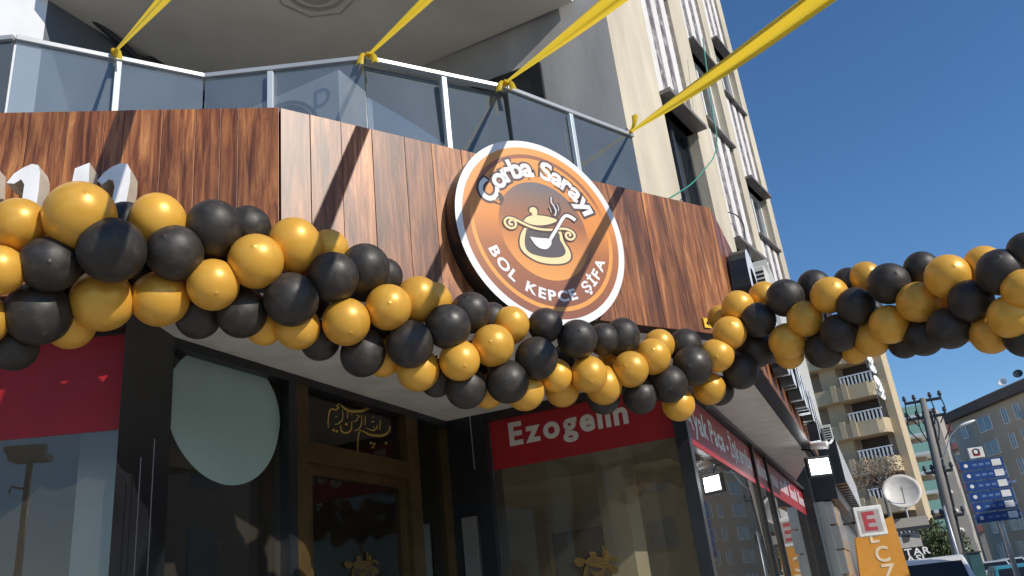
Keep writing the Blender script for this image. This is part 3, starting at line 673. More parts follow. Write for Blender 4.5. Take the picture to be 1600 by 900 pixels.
# ------------------------------------------------------------------ cables
def cable(pts, r, mat, label, name='cable'):
    b = MB(); b.tube([V(q) for q in smooth2([tuple(p) for p in pts], 5)], r, 6); return tag(b.build(name, mat, None, True), label, 'cable')
M_green = plain('green_cable', (.05, .30, .20), .5)
cable([B1.hpt(x, y, .22) for x, y in ((1042, 312), (1062, 300), (1083, 285), (1103, 262), (1116, 243), (1120, 215), (1114, 178), (1106, 120), (1098, 60))], .006, M_green, 'thin green cable hanging across the tower facade above the fascia')
cable([P2_.hpt(x, y, .08) for x, y in ((1130, 330), (1150, 336), (1162, 352), (1164, 375), (1172, 400), (1174, 430))], .008, M_dark, 'loose dark wire drooping to the small air conditioner')

# ------------------------------------------------------------------ ribbons
pole = empty('ribbon_pole', V((.86, -.22, 0)), 'slim white pole beside the viewer to which the yellow ribbons are tied', 'pole')
part('shaft', M_white, lambda b: b.tube([V((.86, -.22, .0)), V((.86, -.22, 2.55))], .025, 10), pole)
part('foot', M_dark, lambda b: b.prism([(.86 + .2 * math.cos(i * .785), -.22 + .2 * math.sin(i * .785)) for i in range(8)], 0.001, .03), pole)
ties = [((183, 88), (260, 0), (192, 180), F1, 0), ((577, 93), (668, 0), (555, 215), F2, 0), ((790, 135), (952, 0), (775, 225), F2, TH), ((985, 211), (1262, 0), (963, 297), F2, 0)]
rl_ = ['yellow ribbon tied to the rail at the far left of the balcony', 'yellow ribbon knotted at the middle corner of the balcony rail', 'yellow ribbon tied to the rail just above the round sign', 'broad yellow ribbon crossing the blue sky from the right rail end']
ends = []
for k, (a, bb, sh, SP, o) in enumerate(ties):
    P = atz(*a, 5.0) + V((0, -.03, .01)); S = SP.hpt(*sh, o); nv = ray(*a).cross(ray(*bb)); ns = (P - S).cross(SUN); d = nv.cross(ns).normalized()
    if d.y > 0: d = -d
    Q = P + d * ((P.y + .2) / -d.y); rnd = random.Random(k)
    n = 48; m = MB(); K = 9; vs = []
    side = d.cross(V((0, 0, 1))).normalized(); upv = side.cross(d).normalized()
    WID = (.085, .09, .09, .115)[k]
    for i in range(n + 1):
        t_ = i / n; c = P + (Q - P) * t_ + V((0, 0, -.05 * math.sin(math.pi * t_)))
        wd = .018 + (WID - .018) * min(1, t_ * 2.2) * (1 if t_ < .8 else 1 - (t_ - .8) * 4)
        ph = .55 + .5 * math.sin(t_ * 3 + k); wv = upv * math.cos(ph) + side * math.sin(ph); nv_ = d.cross(wv)
        for j in range(K):
            s = j / (K - 1) - .5
            fold = (.24 * math.cos(s * 9.5 + t_ * 3 + k) + .09 * math.sin(s * 21 + t_ * 9 + k)) * wd * .7
            vs.append(c + wv * (s * wd) + nv_ * fold)
    m.add(vs, [(i * K + j, i * K + j + 1, (i + 1) * K + j + 1, (i + 1) * K + j) for i in range(n) for j in range(K - 1)])
    r = empty('ribbon', P, rl_[k], 'ribbon', 'yellow ribbons strung from the balcony')
    m.build('band', M_rib, r, True)
    b = MB(); b.ell(P + V((0, 0, -.005)), V((.018, 0, 0)), V((0, .036, 0)), V((0, 0, .022)), 12, 8); b.build('knot', M_rib, r, True)
    for s in ((-1, 1) if k in (1, 2) else (1,)):
        tp = smooth2([tuple(P), tuple(P + V((.035 * s, -.04, -.02 if k != 3 else .05))), tuple(P + V((.05 * s, -.05, -.10 if k != 3 else .12)))], 4); b = MB(); vs = []
        for i, q in enumerate(tp):
            h = .008 + .02 * i / len(tp); vs += [V(q) + V((-h, .01, 0)), V(q) + V((0, -.014, 0)), V(q) + V((h, .01, 0))]
        b.add(vs, [(3 * i + j, 3 * i + j + 1, 3 * i + j + 4, 3 * i + j + 3) for i in range(len(tp) - 1) for j in range(2)]); b.build('tail', M_rib, r, True)

# ------------------------------------------------------------------ balloons: (px, py, radius px, colour, layer)
BAL = '''30 350 42 g 1|125 338 55 g 0|-3 422 40 g 0|78 413 46 k 0|175 391 52 k -1|197 352 38 k 2|247 346 43 g 1|273 395 44 k 0|333 358 45 k 1|388 356 36 k 2|400 408 44 g 0|460 383 42 g 1|333 445 41 g 0|455 468 44 k 0|160 470 48 g 1|250 467 45 g 1|60 490 50 k 1|310 493 36 k 2|378 489 40 k 1|465 512 36 g 1|110 508 38 g 2|22 545 36 k 2|513 390 32 g 2|413 508 31 g 2|-30 500 40 g 1|120 445 40 k 3|215 430 40 k 3|360 425 38 k 3|300 420 38 g 3
520 433 41 k 0|570 419 40 k 1|600 432 30 k 2|541 503 38 g 0|607 480 37 g 0|652 468 36 g 1|676 470 31 g 2|641 538 38 k 0|700 510 36 k 0|735 488 33 k 1|768 500 27 k 2|567 553 36 k 1|500 533 31 k 2|598 560 30 g 2|590 517 31 k 3|653 578 34 g 1|718 563 33 g 0|770 540 34 g 0|798 508 30 g 1|682 592 28 k 2|728 607 33 k 1|793 597 34 k 0|762 612 27 g 2|838 560 35 k 0|820 612 31 g 1|868 587 27 g 1|878 609 28 g 2|852 508 28 k 1|745 560 30 k 3|480 470 36 k 3
902 530 32 k 0|942 530 26 k 1|972 526 29 k 1|920 585 30 g 0|943 602 30 g 1|985 577 29 g 0|1020 557 29 g 0|1030 539 25 g 2|1070 540 27 k 2|1082 572 32 k 0|1045 600 30 k 0|1000 620 28 k 1|943 622 26 k 2|1120 555 27 g 0|1108 607 26 g 1|1060 632 26 g 1|1123 611 24 k 2|1140 520 27 g 0|1153 480 26 g 1|1185 500 28 k 0|1157 580 28 k 1|1125 496 20 g 3|1180 545 30 k 2|1193 462 23 g 2|890 560 28 k 3|1010 585 26 k 3|960 560 26 g 3
1227 465 30 k 0|1258 498 29 g 0|1230 534 29 g 0|1233 552 24 g 1|1272 447 26 k 2|1296 461 29 g 0|1287 547 30 k 1|1312 520 30 k 0|1337 478 30 k 0|1325 441 23 k 2|1352 433 25 g 2|1389 443 33 k 0|1390 507 31 g 0|1363 530 28 g 1|1435 472 33 g 0|1440 420 27 k 2|1481 432 35 g 0|1537 414 30 g 2|1563 425 36 k 0|1517 470 34 k 0|1483 513 33 k 0|1443 527 30 k 1|1412 535 25 k 2|1548 522 31 g 1|1580 495 35 g 0|1599 452 32 g 0|1603 391 28 k 1|1602 527 32 k 1|1473 474 24 g 2|1335 545 23 g 2|1275 500 26 k 3|1355 490 26 k 3|1425 500 28 k 3|1520 505 30 g 3'''
ctl = [(-60, 3.35), (300, 3.35), (450, 3.38), (700, 3.55), (850, 3.75), (1000, 4.05), (1130, 4.38), (1200, 4.42), (1350, 4.2), (1600, 3.75)]
def gdist(x):
    for (a, da), (c, dc) in zip(ctl[:-1], ctl[1:]):
        if x <= c: return da + (dc - da) * (x - a) / (c - a)
    return ctl[-1][1]
core = [(-60, 420), (100, 425), (250, 420), (450, 445), (650, 515), (850, 565), (1000, 575), (1100, 565), (1200, 510), (1350, 480), (1650, 462)]
def gcore(x):
    for (a, da), (c, dc) in zip(core[:-1], core[1:]):
        if x <= c: return da + (dc - da) * (x - a) / (c - a)
    return core[-1][1]
def balloon_mesh(col):
    m = MB(); nu, nv = 28, 20; vs = []
    prof = []
    for i in range(nv + 1):
        t_ = math.pi * i / nv; r = math.sin(t_); z = math.cos(t_)
        if z < 0: z = z * 1.10; r *= 1 - .06 * (z * z)
        prof.append((r, z * 1.02))
    prof += [(.06, -1.14), (.045, -1.19), (.085, -1.25), (.10, -1.27), (0.001, -1.25)]
    prof = [(0.001, 1.035), (.018, 1.033), (.03, 1.022)] + prof[1:]
    for r, z in prof:
        for j in range(nu): vs.append(V((r * math.cos(2 * math.pi * j / nu), r * math.sin(2 * math.pi * j / nu), z)))
    fs_ = [(i * nu + j, (i + 1) * nu + j, (i + 1) * nu + (j + 1) % nu, i * nu + (j + 1) % nu) for i in range(len(prof) - 1) for j in range(nu)]
    me = bpy.data.meshes.new('balloon'); me.from_pydata(vs, [], fs_); me.materials.append(M_balg if col == 'g' else M_balk)
    me.polygons.foreach_set('use_smooth', [True] * len(me.polygons)); me.update(); return me
BM = {'g': balloon_mesh('g'), 'k': balloon_mesh('k')}
items = []
for ln in BAL.replace('\n', '|').split('|'):
    a = ln.split(); items.append((float(a[0]), float(a[1]), float(a[2]), a[3], int(a[4])))
SEG = [(90, "at the garland's left end"), (215, 'below the white letters'), (345, 'left of the fascia corner'), (480, 'under the fascia corner'), (610, 'right of the fascia corner'), (720, 'just left of the round sign'), (830, "under the round sign's left half"), (930, "under the round sign's right half"), (1050, 'above the word Ezogelin'), (1170, 'beside the yellow number tag'), (1290, 'at the bend over the street'), (1400, 'against the beige apartment block'), (1500, 'against open sky'), (1e9, "at the garland's right end")]
ORD = ['first', 'second', 'third', 'fourth', 'fifth', 'sixth', 'seventh', 'eighth', 'ninth', 'tenth']
cells = {}
for i, (x, y, r, c, ly) in enumerate(items):
    sname = next(s for lim, s in SEG if x < lim); dy = y - gcore(x)
    row = 'upper' if dy < -28 else ('lower' if dy > 28 else 'middle'); cells.setdefault((sname, row, c), []).append(i)
LAB = {}
for (s, row, c), idx in cells.items():
    idx.sort(key=lambda i: items[i][0]); nm = 'gold' if c == 'g' else 'black'
    for k, i in enumerate(idx):
        if len(idx) == 1: LAB[i] = f'only {nm} balloon in the {row} row {s}'
        else: LAB[i] = f'{ORD[k]} {nm} balloon from left, {row} row, {s}'
rnd = random.Random(11)
for i, (x, y, r, c, ly) in enumerate(items):
    d = gdist(x) + ly * .075; p = atd(x, y, d); g = ray(x, y).normalized()
    rad = r / FPX * (p - EYE).dot(FW) * .985
    cx = x + rnd.uniform(-8, 8); co = atd(cx, gcore(cx), gdist(cx) + .16)
    ax = (p - co).normalized(); ax = (ax + V((rnd.uniform(-.3, .3), rnd.uniform(-.3, .3), rnd.uniform(-.3, .3)))).normalized()
    o = bpy.data.objects.new('balloon', BM[c]); COL.objects.link(o); o.location = p; o.rotation_mode = 'QUATERNION'; o.rotation_quaternion = ax.to_track_quat('Z', 'Y')
    o.scale = (rad * rnd.uniform(.98, 1.01), rad * rnd.uniform(.98, 1.01), rad * rnd.uniform(.95, 1.05)); tag(o, LAB[i], 'balloon', 'balloons of the black and gold garland')

# ------------------------------------------------------------------ floodlight, camera, lamps at the shop end
FLc = F3.hpt(1279, 730, .12) ; FLp = Plane(atd(1279, 730, 10.2), 5)
fl = empty('floodlight', FLp.pt(0, FLp.hit(1279, 745)[1]), 'square LED floodlight switched on at the end of the shop', 'floodlight')
c0, c1 = FLp.hit(1264, 722)[0], FLp.hit(1295, 722)[0]; zt_, zb_ = FLp.hit(1279, 717)[1], FLp.hit(1279, 741)[1]
part('housing', M_black, lambda b: b.slab(FLp, c0 - .03, c1 + .03, zb_ - .03, zt_ + .03, -.06, -.004), fl, bevel=.008)
part('lens', M_lamp, lambda b: b.slab(FLp, c0, c1, zb_, zt_, -.003, .002), fl)
part('bracket', M_black, lambda b: b.tube([FLp.pt((c0 + c1) / 2, zt_, -.03), FLp.pt((c0 + c1) / 2 - .02, zt_ + .12, -.1), FLp.pt((c0 + c1) / 2 - .06, zt_ + .16, -.25)], .012, 6), fl)
sp_ = FLp.hpt(1281, 694, .0)
cc = empty('security_camera', sp_, 'small white bullet security camera under the fascia end', 'camera')
part('body', M_white, lambda b: b.tube([sp_ + V((-.09, .05, 0)), sp_ + V((.06, -.02, -.02)), sp_ + V((.075, -.03, -.022))], [.05, .045, .05], 12), cc, True)
part('arm', M_white, lambda b: b.tube([sp_ + V((.02, 0, -.02)), sp_ + V((.12, 0, .0)), sp_ + V((.18, .08, .04))], .015, 6), cc)

# ------------------------------------------------------------------ street beyond the shop
def plane_at(px, py, d, az): return Plane(atd(px, py, d), az)
def blk(P, x0, x1, y0, y1, o=0.0, yx=None):
    """pixel box on an upright plane -> (u0, u1, z0, z1)"""
    xm = (x0 + x1) / 2; ym = (y0 + y1) / 2
    return P.hit(x0, ym, o)[0], P.hit(x1, ym, o)[0], P.hit(xm, y1, o)[1], P.hit(xm, y0, o)[1]
M_cladw = plain('white_ribbed_metal', (.74, .72, .66), .5, .1, .05)
M_apt = plain('beige_stucco', (.52, .41, .26), .85, var=.1, sc_=.6, bmp=.1)
M_aptp = plain('pinkish_stucco', (.42, .33, .27), .85, var=.1, sc_=.6, bmp=.1)
M_cream2 = plain('cream_stucco', (.66, .55, .34), .85, var=.06, sc_=.4)
M_mint = plain('mint_green_paint', (.33, .55, .42), .7, var=.05, sc_=.4)
M_brownb = plain('brown_stucco', (.50, .40, .30), .85, var=.08, sc_=.3)
M_greyb = plain('grey_stucco', (.40, .37, .33), .85, var=.08, sc_=.3)
M_roof = plain('dark_roof', (.10, .07, .06), .8, var=.15, sc_=.5)
M_pink = plain('red_roof_edge', (.36, .14, .13), .8, var=.1, sc_=.5)
M_blueglass = plain('curtained_glass', (.16, .22, .27), .2, 0, .3, sc_=.8, bmp=0)
M_blue = plain('blue_sign_face', (.012, .055, .22), .4, 0, .08, bmp=0)
M_orange2 = plain('orange_sign_face', (.62, .27, .03), .5, 0, .06, bmp=0)
M_yel = plain('yellow_sign_face', (.75, .52, .02), .5, 0, .06, bmp=0)
M_conc = plain('pole_concrete', (.22, .20, .18), .85, var=.2, sc_=1.5, scale=(1, 1, .2))
M_galv = plain('galvanised_steel', (.45, .46, .47), .45, .6, .1)

# white ribbed wall above the street fascia
RB = Plane(F3.pt(0, 0, -.02), 68.5); ru1 = RB.hit(1288, 690)[0]; 
RU0 = RB.hit(1240, 600)[0]
rw = empty('ribbed_wall', RB.pt(f3_end + .1, 3.9), 'white vertically ribbed metal wall beyond the raised street letters', 'wall')
part('sheet', M_cladw, lambda b: b.slab(RB, RU0, ru1, 3.9, 5.3, -.3, -.03), rw)
n = 26
for i in range(n):
    u = RU0 + (ru1 - RU0) * i / n; part('rib', M_cladw, lambda b: b.slab(RB, u, u + (ru1 - RU0) / n * .5, 3.9, 5.3, -.029, .03), rw)
# neighbouring shop with dark fascia and raised letters
NB = Plane(W3.pt(0, 0, .35), 68.5); nu0 = w_end + .9
nb = empty('neighbour_shop', NB.pt(nu0, 0), 'neighbouring shop with dark metal fascia and steel shutter housing', 'shop')
part('fascia', M_black, lambda b: b.slab(NB, nu0, nu0 + 14, 2.85, 4.3, -.3, .15), nb)
part('wall', M_steel, lambda b: b.slab(NB, nu0, nu0 + 14, 0, 2.84, -.8, -.1), nb)
part('upper_wall', M_apt, lambda b: b.slab(NB, nu0 + 4, nu0 + 14, 4.31, 7.5, -3, -.3), nb)
for i in range(4): part('shutter_panel', M_steel, lambda b: b.slab(NB, nu0 + .05, nu0 + 2.6, 2.84 - .42 * (i + 1) + .02, 2.84 - .42 * i - .01, -.099, .02 + .02 * (i % 2)), nb)
for i in range(16):   # dense raised characters, unreadable edge-on
    u = nu0 + .5 + i * .62; part('raised_character', [M_black, M_whiteletter][0], lambda b: b.slab(NB, u, u + .38, 3.15, 3.95, .151, .33), nb)
    part('character_face', M_whiteletter, lambda b: b.slab(NB, u + .03, u + .35, 3.18, 3.92, .331, .34), nb)
Qn = plane_at(1287, 682, 17, -20)
u0, u1, z0, z1 = blk(Qn, 1276, 1302, 664, 700)
ac('air_conditioner', Qn, u0, u1, z0, z1, -.35, 0, 'air conditioner stacked above the dark fascia of the neighbouring shop', 'louver')
# signs: white framed E, orange ECZA board
EPn = plane_at(1360, 812, 21, -4)
es = empty('pharmacy_sign', EPn.pt(EPn.hit(1360, 840)[0], EPn.hit(1360, 840)[1]), 'square white framed box sign with a red letter E', 'sign')
u0, u1, z0, z1 = blk(EPn, 1337, 1383, 790, 838)
part('box', M_white, lambda b: b.slab(EPn, u0, u1, z0, z1, -.18, 0), es, bevel=.02)
fw_ = (u1 - u0) * .13; part('panel', plain('grey_panel', (.42, .38, .36), .5), lambda b: b.slab(EPn, u0 + fw_, u1 - fw_, z0 + fw_, z1 - fw_, .001, .006), es)
write('E', lambda x, y, h: EPn.pt(u0 + fw_ * 1.9 + x, z0 + fw_ * 1.6 + y, .008 + h), (z1 - z0) * .86, .018, plain('faded_red', (.42, .05, .06), .5), es, sx=1.1)
part('bracket', M_dark, lambda b: b.tube([EPn.pt(u0, (z0 + z1) / 2, -.1), EPn.pt(u0 - .6, (z0 + z1) / 2, -.05)], .03, 6), es)
OPn = plane_at(1365, 850, 22.5, -4)
os_ = empty('orange_sign', OPn.pt(OPn.hit(1370, 930)[0], 0.2), 'tall orange sign board with pale letters below the white framed sign', 'sign')
ob = MB(); pl = [OPn.hpt(x, y) for x, y in ((1337, 842), (1352, 826), (1394, 806), (1424, 905), (1440, 960), (1352, 960))]; ob.extr(pl, -OPn.n * .12); ob.build('board', M_orange2, os_)
for ch, px, py in (('E', 1364, 848), ('C', 1374, 878), ('Z', 1384, 906), ('A', 1392, 936)):
    u, z = OPn.hit(px, py, .01); write(ch, lambda x, y, h: OPn.pt(u + x - .05, z + y, .012 + h), .5, .01, plain('pale_orange_letter', (.75, .6, .4), .5), os_)
# vertical pale sign on the neighbour wall
VP_ = plane_at(1302, 870, 16.5, 30); vs_ = empty('vertical_sign', VP_.pt(VP_.hit(1306, 880)[0], .5), 'narrow tan sign board with pale round letters beside the shop end', 'sign')
u0, u1, z0, z1 = blk(VP_, 1296, 1320, 770, 930); part('board', plain('tan_sign', (.42, .26, .11), .5), lambda b: b.slab(VP_, u0, u1, z0, z1, -.08, 0), vs_)
for i, ch in enumerate('O'): write(ch, lambda x, y, h: VP_.pt(u0 + .04 + x, z0 + (z1 - z0) * (.42 - .2 * i) + y, .006 + h), .34, .008, plain('pale_tan', (.6, .5, .36), .5), vs_)
# black sign with white words, awning frame behind it
BS = plane_at(1415, 872, 30, -6); u0, u1, z0, z1 = blk(BS, 1398, 1446, 858, 882)
bs = empty('black_sign', BS.pt((u0 + u1) / 2, z0), 'black shop sign with two rows of white capitals and a red edge', 'sign')
part('board', M_black, lambda b: b.slab(BS, u0 - .5, u1, z0, z1 + .05, -.1, 0), bs); part('red_edge', M_red, lambda b: b.slab(BS, u0 - .5, u1, z0 - .14, z0 - .01, -.1, .01), bs)
for tx, px, py in (('TAR', 1415, 869), ('ASI', 1418, 880)):
    u, z = BS.hit(px, py, .01); write(tx, lambda x, y, h: BS.pt(u + x, z + y, .01 + h), .30, .006, M_whiteletter, bs, gap=.1, sx=1.25)
PO = plane_at(1415, 838, 31, -6); u0, u1, z0, z1 = blk(PO, 1400, 1440, 832, 857)
po = empty('poster', PO.pt(u0, z0), 'grey shop poster with a dark razor shape above the black sign', 'poster'); part('sheet', plain('poster_print', (.42, .40, .38), .6), lambda b: b.slab(PO, u0, u1, z0, z1, -.05, 0), po)
ob = MB(); ob.extr([PO.hpt(x, y, .003) for x, y in ((1408, 837), (1422, 835), (1421, 846), (1412, 849))], PO.n * .003); ob.build('razor_shape', M_char, po)
AW = plane_at(1425, 815, 31, -14); aw = empty('awning', AW.pt(0, AW.hit(1420, 832)[1]), 'grey shop canopy carrying the large satellite dish', 'canopy')
u0, u1, z0, z1 = blk(AW, 1397, 1452, 808, 828); part('roof', M_greyb, lambda b: b.slab(AW, u0, u1, z0 + .1, z1, -3, 0), aw); part('gutter', M_dark, lambda b: b.slab(AW, u0, u1, z0, z0 + .09, -.3, .08), aw)
# big dish
def dish(px, py, r, d, label, tilt=(-.3, -.85, .35), mat=None):
    c = atd(px, py, d); ax = V(tilt).normalized(); t1 = ax.orthogonal().normalized(); t2 = ax.cross(t1)
    dd = empty('satellite_dish', c - V((0, 0, r * 1.2)), label, 'satellite dish'); b = MB(); nr, na = 6, 28; vs = []
    for s_, off in ((1, 0), (1, -.04 * r)):
        for i in range(nr + 1):
            q = i / nr * r
            for j in range(na): vs.append(c + (t1 * math.cos(2 * math.pi * j / na) + t2 * math.sin(2 * math.pi * j / na)) * max(q, .001) + ax * (.32 * q * q / r + off - .15 * r))
    K = (nr + 1) * na
    fs_ = [(i * na + j, i * na + (j + 1) % na, (i + 1) * na + (j + 1) % na, (i + 1) * na + j) for i in range(nr) for j in range(na)]
    fs_ += [tuple(K + q for q in f[::-1]) for f in fs_] + [(nr * na + j, nr * na + (j + 1) % na, K + nr * na + (j + 1) % na, K + nr * na + j) for j in range(na)]
    b.add(vs, fs_); b.build('reflector', mat or plain('dish_paint', (.62, .60, .56), .5), dd, True)
    b = MB(); lo = c - t2 * 0 + V((0, 0, -r * .95)); f_ = c + ax * r * .7 + V((0, 0, -.1 * r)); b.tube([lo + ax * .1 * r, f_], .03 * r + .004, 6); b.build('feed_arm', M_galv, dd)
    b = MB(); b.tube([f_ - ax * .1 * r, f_ + ax * .12 * r], .08 * r, 8); b.build('receiver', M_galv, dd)
    b = MB(); b.tube([c - ax * .16 * r, c - ax * .5 * r, c - ax * .5 * r - V((0, 0, r * 1.2))], .05 * r + .004, 6); b.build('mount', M_galv, dd)
dish(1409, 769, .60, 31, 'large pale satellite dish standing on the grey shop canopy')
# beige apartment block
BA = plane_at(1368, 640, 58, -34)
ba = empty('apartment_block', BA.pt(-3, 0), 'beige apartment block with rounded balconies rising behind the garland', 'building')
ur = BA.hit(1392, 680)[0]; ul = BA.hit(1262, 620)[0] - 4
zl = [BA.hit(1340, y)[1] for y in (619, 679, 742)]
zs_ = (zl[0] - zl[2]) / 2; levels = [zl[2] + zs_ * k for k in range(-2, 5)]
topz = BA.hit(1330, 500)[1]
part('wall', M_aptp, lambda b: b.slab(BA, ul, ur, 0, topz, -3.2, -1.6), ba)
part('corner_pier', M_apt, lambda b: b.slab(BA, ur - .02, ur + .5, 0, topz, -3.2, -1.2), ba)
part('bay_wall', M_apt, lambda b: b.slab(BA, ur - 3.6, ur - 2.5, 0, topz, -1.599, -.75), ba)
part('roof', M_roof, lambda b: b.slab(BA, ul - .4, ur + .8, topz, topz + .3, -3.4, -.6), ba)
for k, z in enumerate(levels):
    if z < 1 or z + 1.2 > topz: continue
    poly = [BA.pt(ul, 0, -1.6), BA.pt(ul, 0, 0), BA.pt(ur - .6, 0, 0)] + [BA.pt(ur - .6 + .6 * math.sin(a), 0, -.6 + .6 * math.cos(a)) for a in (R(25), R(50), R(75))] + [BA.pt(ur, 0, -.65), BA.pt(ur, 0, -1.6)]
    ob = MB(); ob.prism([(p.x, p.y) for p in poly], z - .12, z + .06); bo = ob.build('balcony', M_apt, ba)
    inner = [BA.pt(ul, 0, -.15), BA.pt(ur - .7, 0, -.15), BA.pt(ur - .15, 0, -.7), BA.pt(ur - .15, 0, -1.6)]
    outer = [BA.pt(ul, 0, 0), BA.pt(ur - .6, 0, 0), BA.pt(ur - .22, 0, -.14), BA.pt(ur, 0, -.6), BA.pt(ur, 0, -1.6)]
    ob = MB(); pts = [(p.x, p.y) for p in outer] + [(p.x, p.y) for p in inner[::-1]]; ob.prism(pts, z + .061, z + .82); ob.build('parapet', M_apt, bo)
    for q in (ur - 2.9, ur - 2.2): part('parapet_post', M_apt, lambda b: b.slab(BA, q, q + .35, z - .1, z + 1.0, .001, .12), bo)
    for q in range(9): part('baluster', M_white, lambda b: b.slab(BA, ur - 2.2 + q * .24, ur - 2.1 + q * .24, z + .82, z + 1.4, -.12, -.04), bo)
    part('handrail', M_white, lambda b: b.slab(BA, ur - 2.25, ur - .1, z + 1.4, z + 1.47, -.13, -.03), bo)
    part('opening', M_roomdark, lambda b: b.slab(BA, ur - 2.2, ur - .5, z + .07, z + 2.3, -1.598, -1.58), ba)
    wn = part('window', M_blueglass, lambda b: b.slab(BA, ur - 6.4, ur - 5.2, z + .3, z + 2.1, -1.598, -1.57), ba)
    part('frame', M_white, lambda b: [b.slab(BA, ur - 6.5, ur - 6.4, z + .3, z + 2.2, -1.597, -1.55), b.slab(BA, ur - 5.2, ur - 5.1, z + .3, z + 2.2, -1.597, -1.55), b.slab(BA, ur - 5.85, ur - 5.75, z + .3, z + 2.1, -1.597, -1.551), b.slab(BA, ur - 6.4, ur - 5.2, z + 2.1, z + 2.2, -1.597, -1.55)], wn)
for i, (px, py) in enumerate(((1357, 560), (1362, 575), (1370, 596), (1374, 606), (1376, 616))): dish(px, py, .42, 57, ['topmost', 'second from top', 'third from top', 'fourth from top', 'lowest'][i] + " small white dish on the beige block's right edge", (.7, -.7, .2), M_white)
# cream building with mint balconies
CB = plane_at(1400, 700, 105, -30); cb = empty('cream_building', CB.pt(0, 0), 'cream apartment building with mint green balcony fronts', 'building')
u0 = CB.hit(1385, 700)[0]; u1 = CB.hit(1421, 700)[0]; u2 = CB.hit(1450, 670)[0]; tz = CB.hit(1395, 646)[1]
part('wall', M_cream2, lambda b: b.slab(CB, u0 - 8, u1, 0, tz, -14, 0), cb); part('back_wall', M_greyb, lambda b: b.slab(CB, u1, u2 + 1, 0, tz + .5, -14, -5), cb)
zz = [CB.hit(1425, y)[1] for y in (648, 678)]; st = zz[0] - zz[1]
for k in range(9):
    z = zz[0] - k * st
    if z < 1: break
    bo = part('balcony', M_white, lambda b: b.slab(CB, u1 + .002 + .0 * k, u2 + .2, z - .35, z - .05, -5, .0), cb); part('mint_front', M_mint, lambda b: b.slab(CB, u1 + .01, u2 + .18, z - .049, z + 1.0, -.6, -.02), bo)
    part('pinkish_wall', M_aptp, lambda b: b.slab(CB, u1, u1 + 1.2, z - st + 1, z - .36, -4.99, -2), bo)  # pinkish wall piece set back between the balcony slabs
    for q in range(2): part('window', M_blueglass, lambda b: b.slab(CB, u1 - 2.2 - q * 2.6, u1 - 1.3 - q * 2.6, z - 1.9, z - .6, .001, .03), cb)
# red roofed building far behind the utility pole
PB = plane_at(1470, 690, 150, -30); pb = empty('red_roofed_building', PB.pt(0, 0), 'distant dark building with stepped red roof edges behind the utility pole', 'building')
for x0, x1, y0, off in ((1405, 1462, 656, 0), (1440, 1502, 672, -2), (1480, 1508, 652, -6)):
    u0, u1 = PB.hit(x0, 690, off)[0], PB.hit(x1, 690, off)[0]; z1 = PB.hit((x0 + x1) / 2, y0, off)[1]
    part('wall', M_greyb, lambda b: b.slab(PB, u0, u1, 0, z1 - .5, -12 + off, off), pb); rf = part('roof', M_pink, lambda b: b.slab(PB, u0 - .4, u1 + .4, z1 - .49, z1 + .9, -12.4 + off, off + .5), pb)
    for k in range(5):
        zz_ = z1 - 3.2 * (k + 1)
        part('balcony', M_pink, lambda b: b.slab(PB, u0 + .3, u1 - .3, zz_ - .2, zz_ + .7, off + .001, off + 1.0), pb)
        for q in range(2): part('window', M_blueglass, lambda b: b.slab(PB, u0 + 1 + q * (u1 - u0) / 2, u0 + 2.4 + q * (u1 - u0) / 2, zz_ + .9, zz_ + 2.1, off + .001, off + .04), pb)
# brown apartment building on the right
BB = Plane(atz(1482, 652, 20.0), -86); bb = empty('brown_apartment_building', BB.pt(0, 0), 'brown apartment building with projecting eaves on the right', 'building')
BB.n = -BB.n  # faces the street on its left
if (EYE - BB.p).dot(BB.n) < 0: BB.n = -BB.n
bl = BB.hit(1640, 660)[0]
part('wall', M_brownb, lambda b: b.slab(BB, 0, bl, -.1, 19.2, -14, 0), bb)
part('end_wall', M_greyb, lambda b: b.slab(BB, -.05, -.005, -.1, 19.1, -13.8, -.1), bb)
rf = part('roof', M_roof, lambda b: b.slab(BB, -.9, bl + .5, 19.2, 20.3, -14.5, 1.1), bb)
part('roof_ridge', M_roof, lambda b: b.hexa([BB.pt(-.9, 20.31, 1.1), BB.pt(bl, 20.31, 1.1), BB.pt(bl, 20.31, -14), BB.pt(-.9, 20.31, -14), BB.pt(3, 22.2, -5), BB.pt(bl - 2, 22.2, -5), BB.pt(bl - 2, 22.2, -7), BB.pt(3, 22.2, -7)]), rf)
for k in range(6):
    z = 16.6 - 3.05 * k
    for c, wd in ((2.2, 1.0), (6.2, 2.6), (11.5, .9), (14.0, .9), (24, .9)):
        wn = part('window', M_blueglass, lambda b: b.slab(BB, c, c + wd, z, z + 1.7, .001, .05), bb)
        part('frame', M_white, lambda b: [b.slab(BB, c - .12, c, z - .1, z + 1.8, .001, .1), b.slab(BB, c + wd, c + wd + .12, z - .1, z + 1.8, .001, .1), b.slab(BB, c, c + wd, z - .1, z, .001, .1), b.slab(BB, c + wd / 2 - .04, c + wd / 2 + .04, z, z + 1.7, .051, .09)], wn)
    part('panel', M_greyb, lambda b: b.slab(BB, 1.0, 4.6, z - 1.0, z + 2.0, .001, .0015 + .0004 * k), bb)
    bo = part('balcony', M_brownb, lambda b: b.slab(BB, 16.5, bl - 1, z - .8, z - .5, .0, 1.3), bb); part('balcony_glass', M_blueglass if k == 0 else M_apt, lambda b: b.slab(BB, 16.5, bl - 1, z - .49, z + .5, 1.2, 1.28), bo)
    part('balcony_recess', M_pink if k == 1 else M_roomdark, lambda b: b.slab(BB, 17, bl - 2, z - .4, z + 1.9, .001, .04), bo)
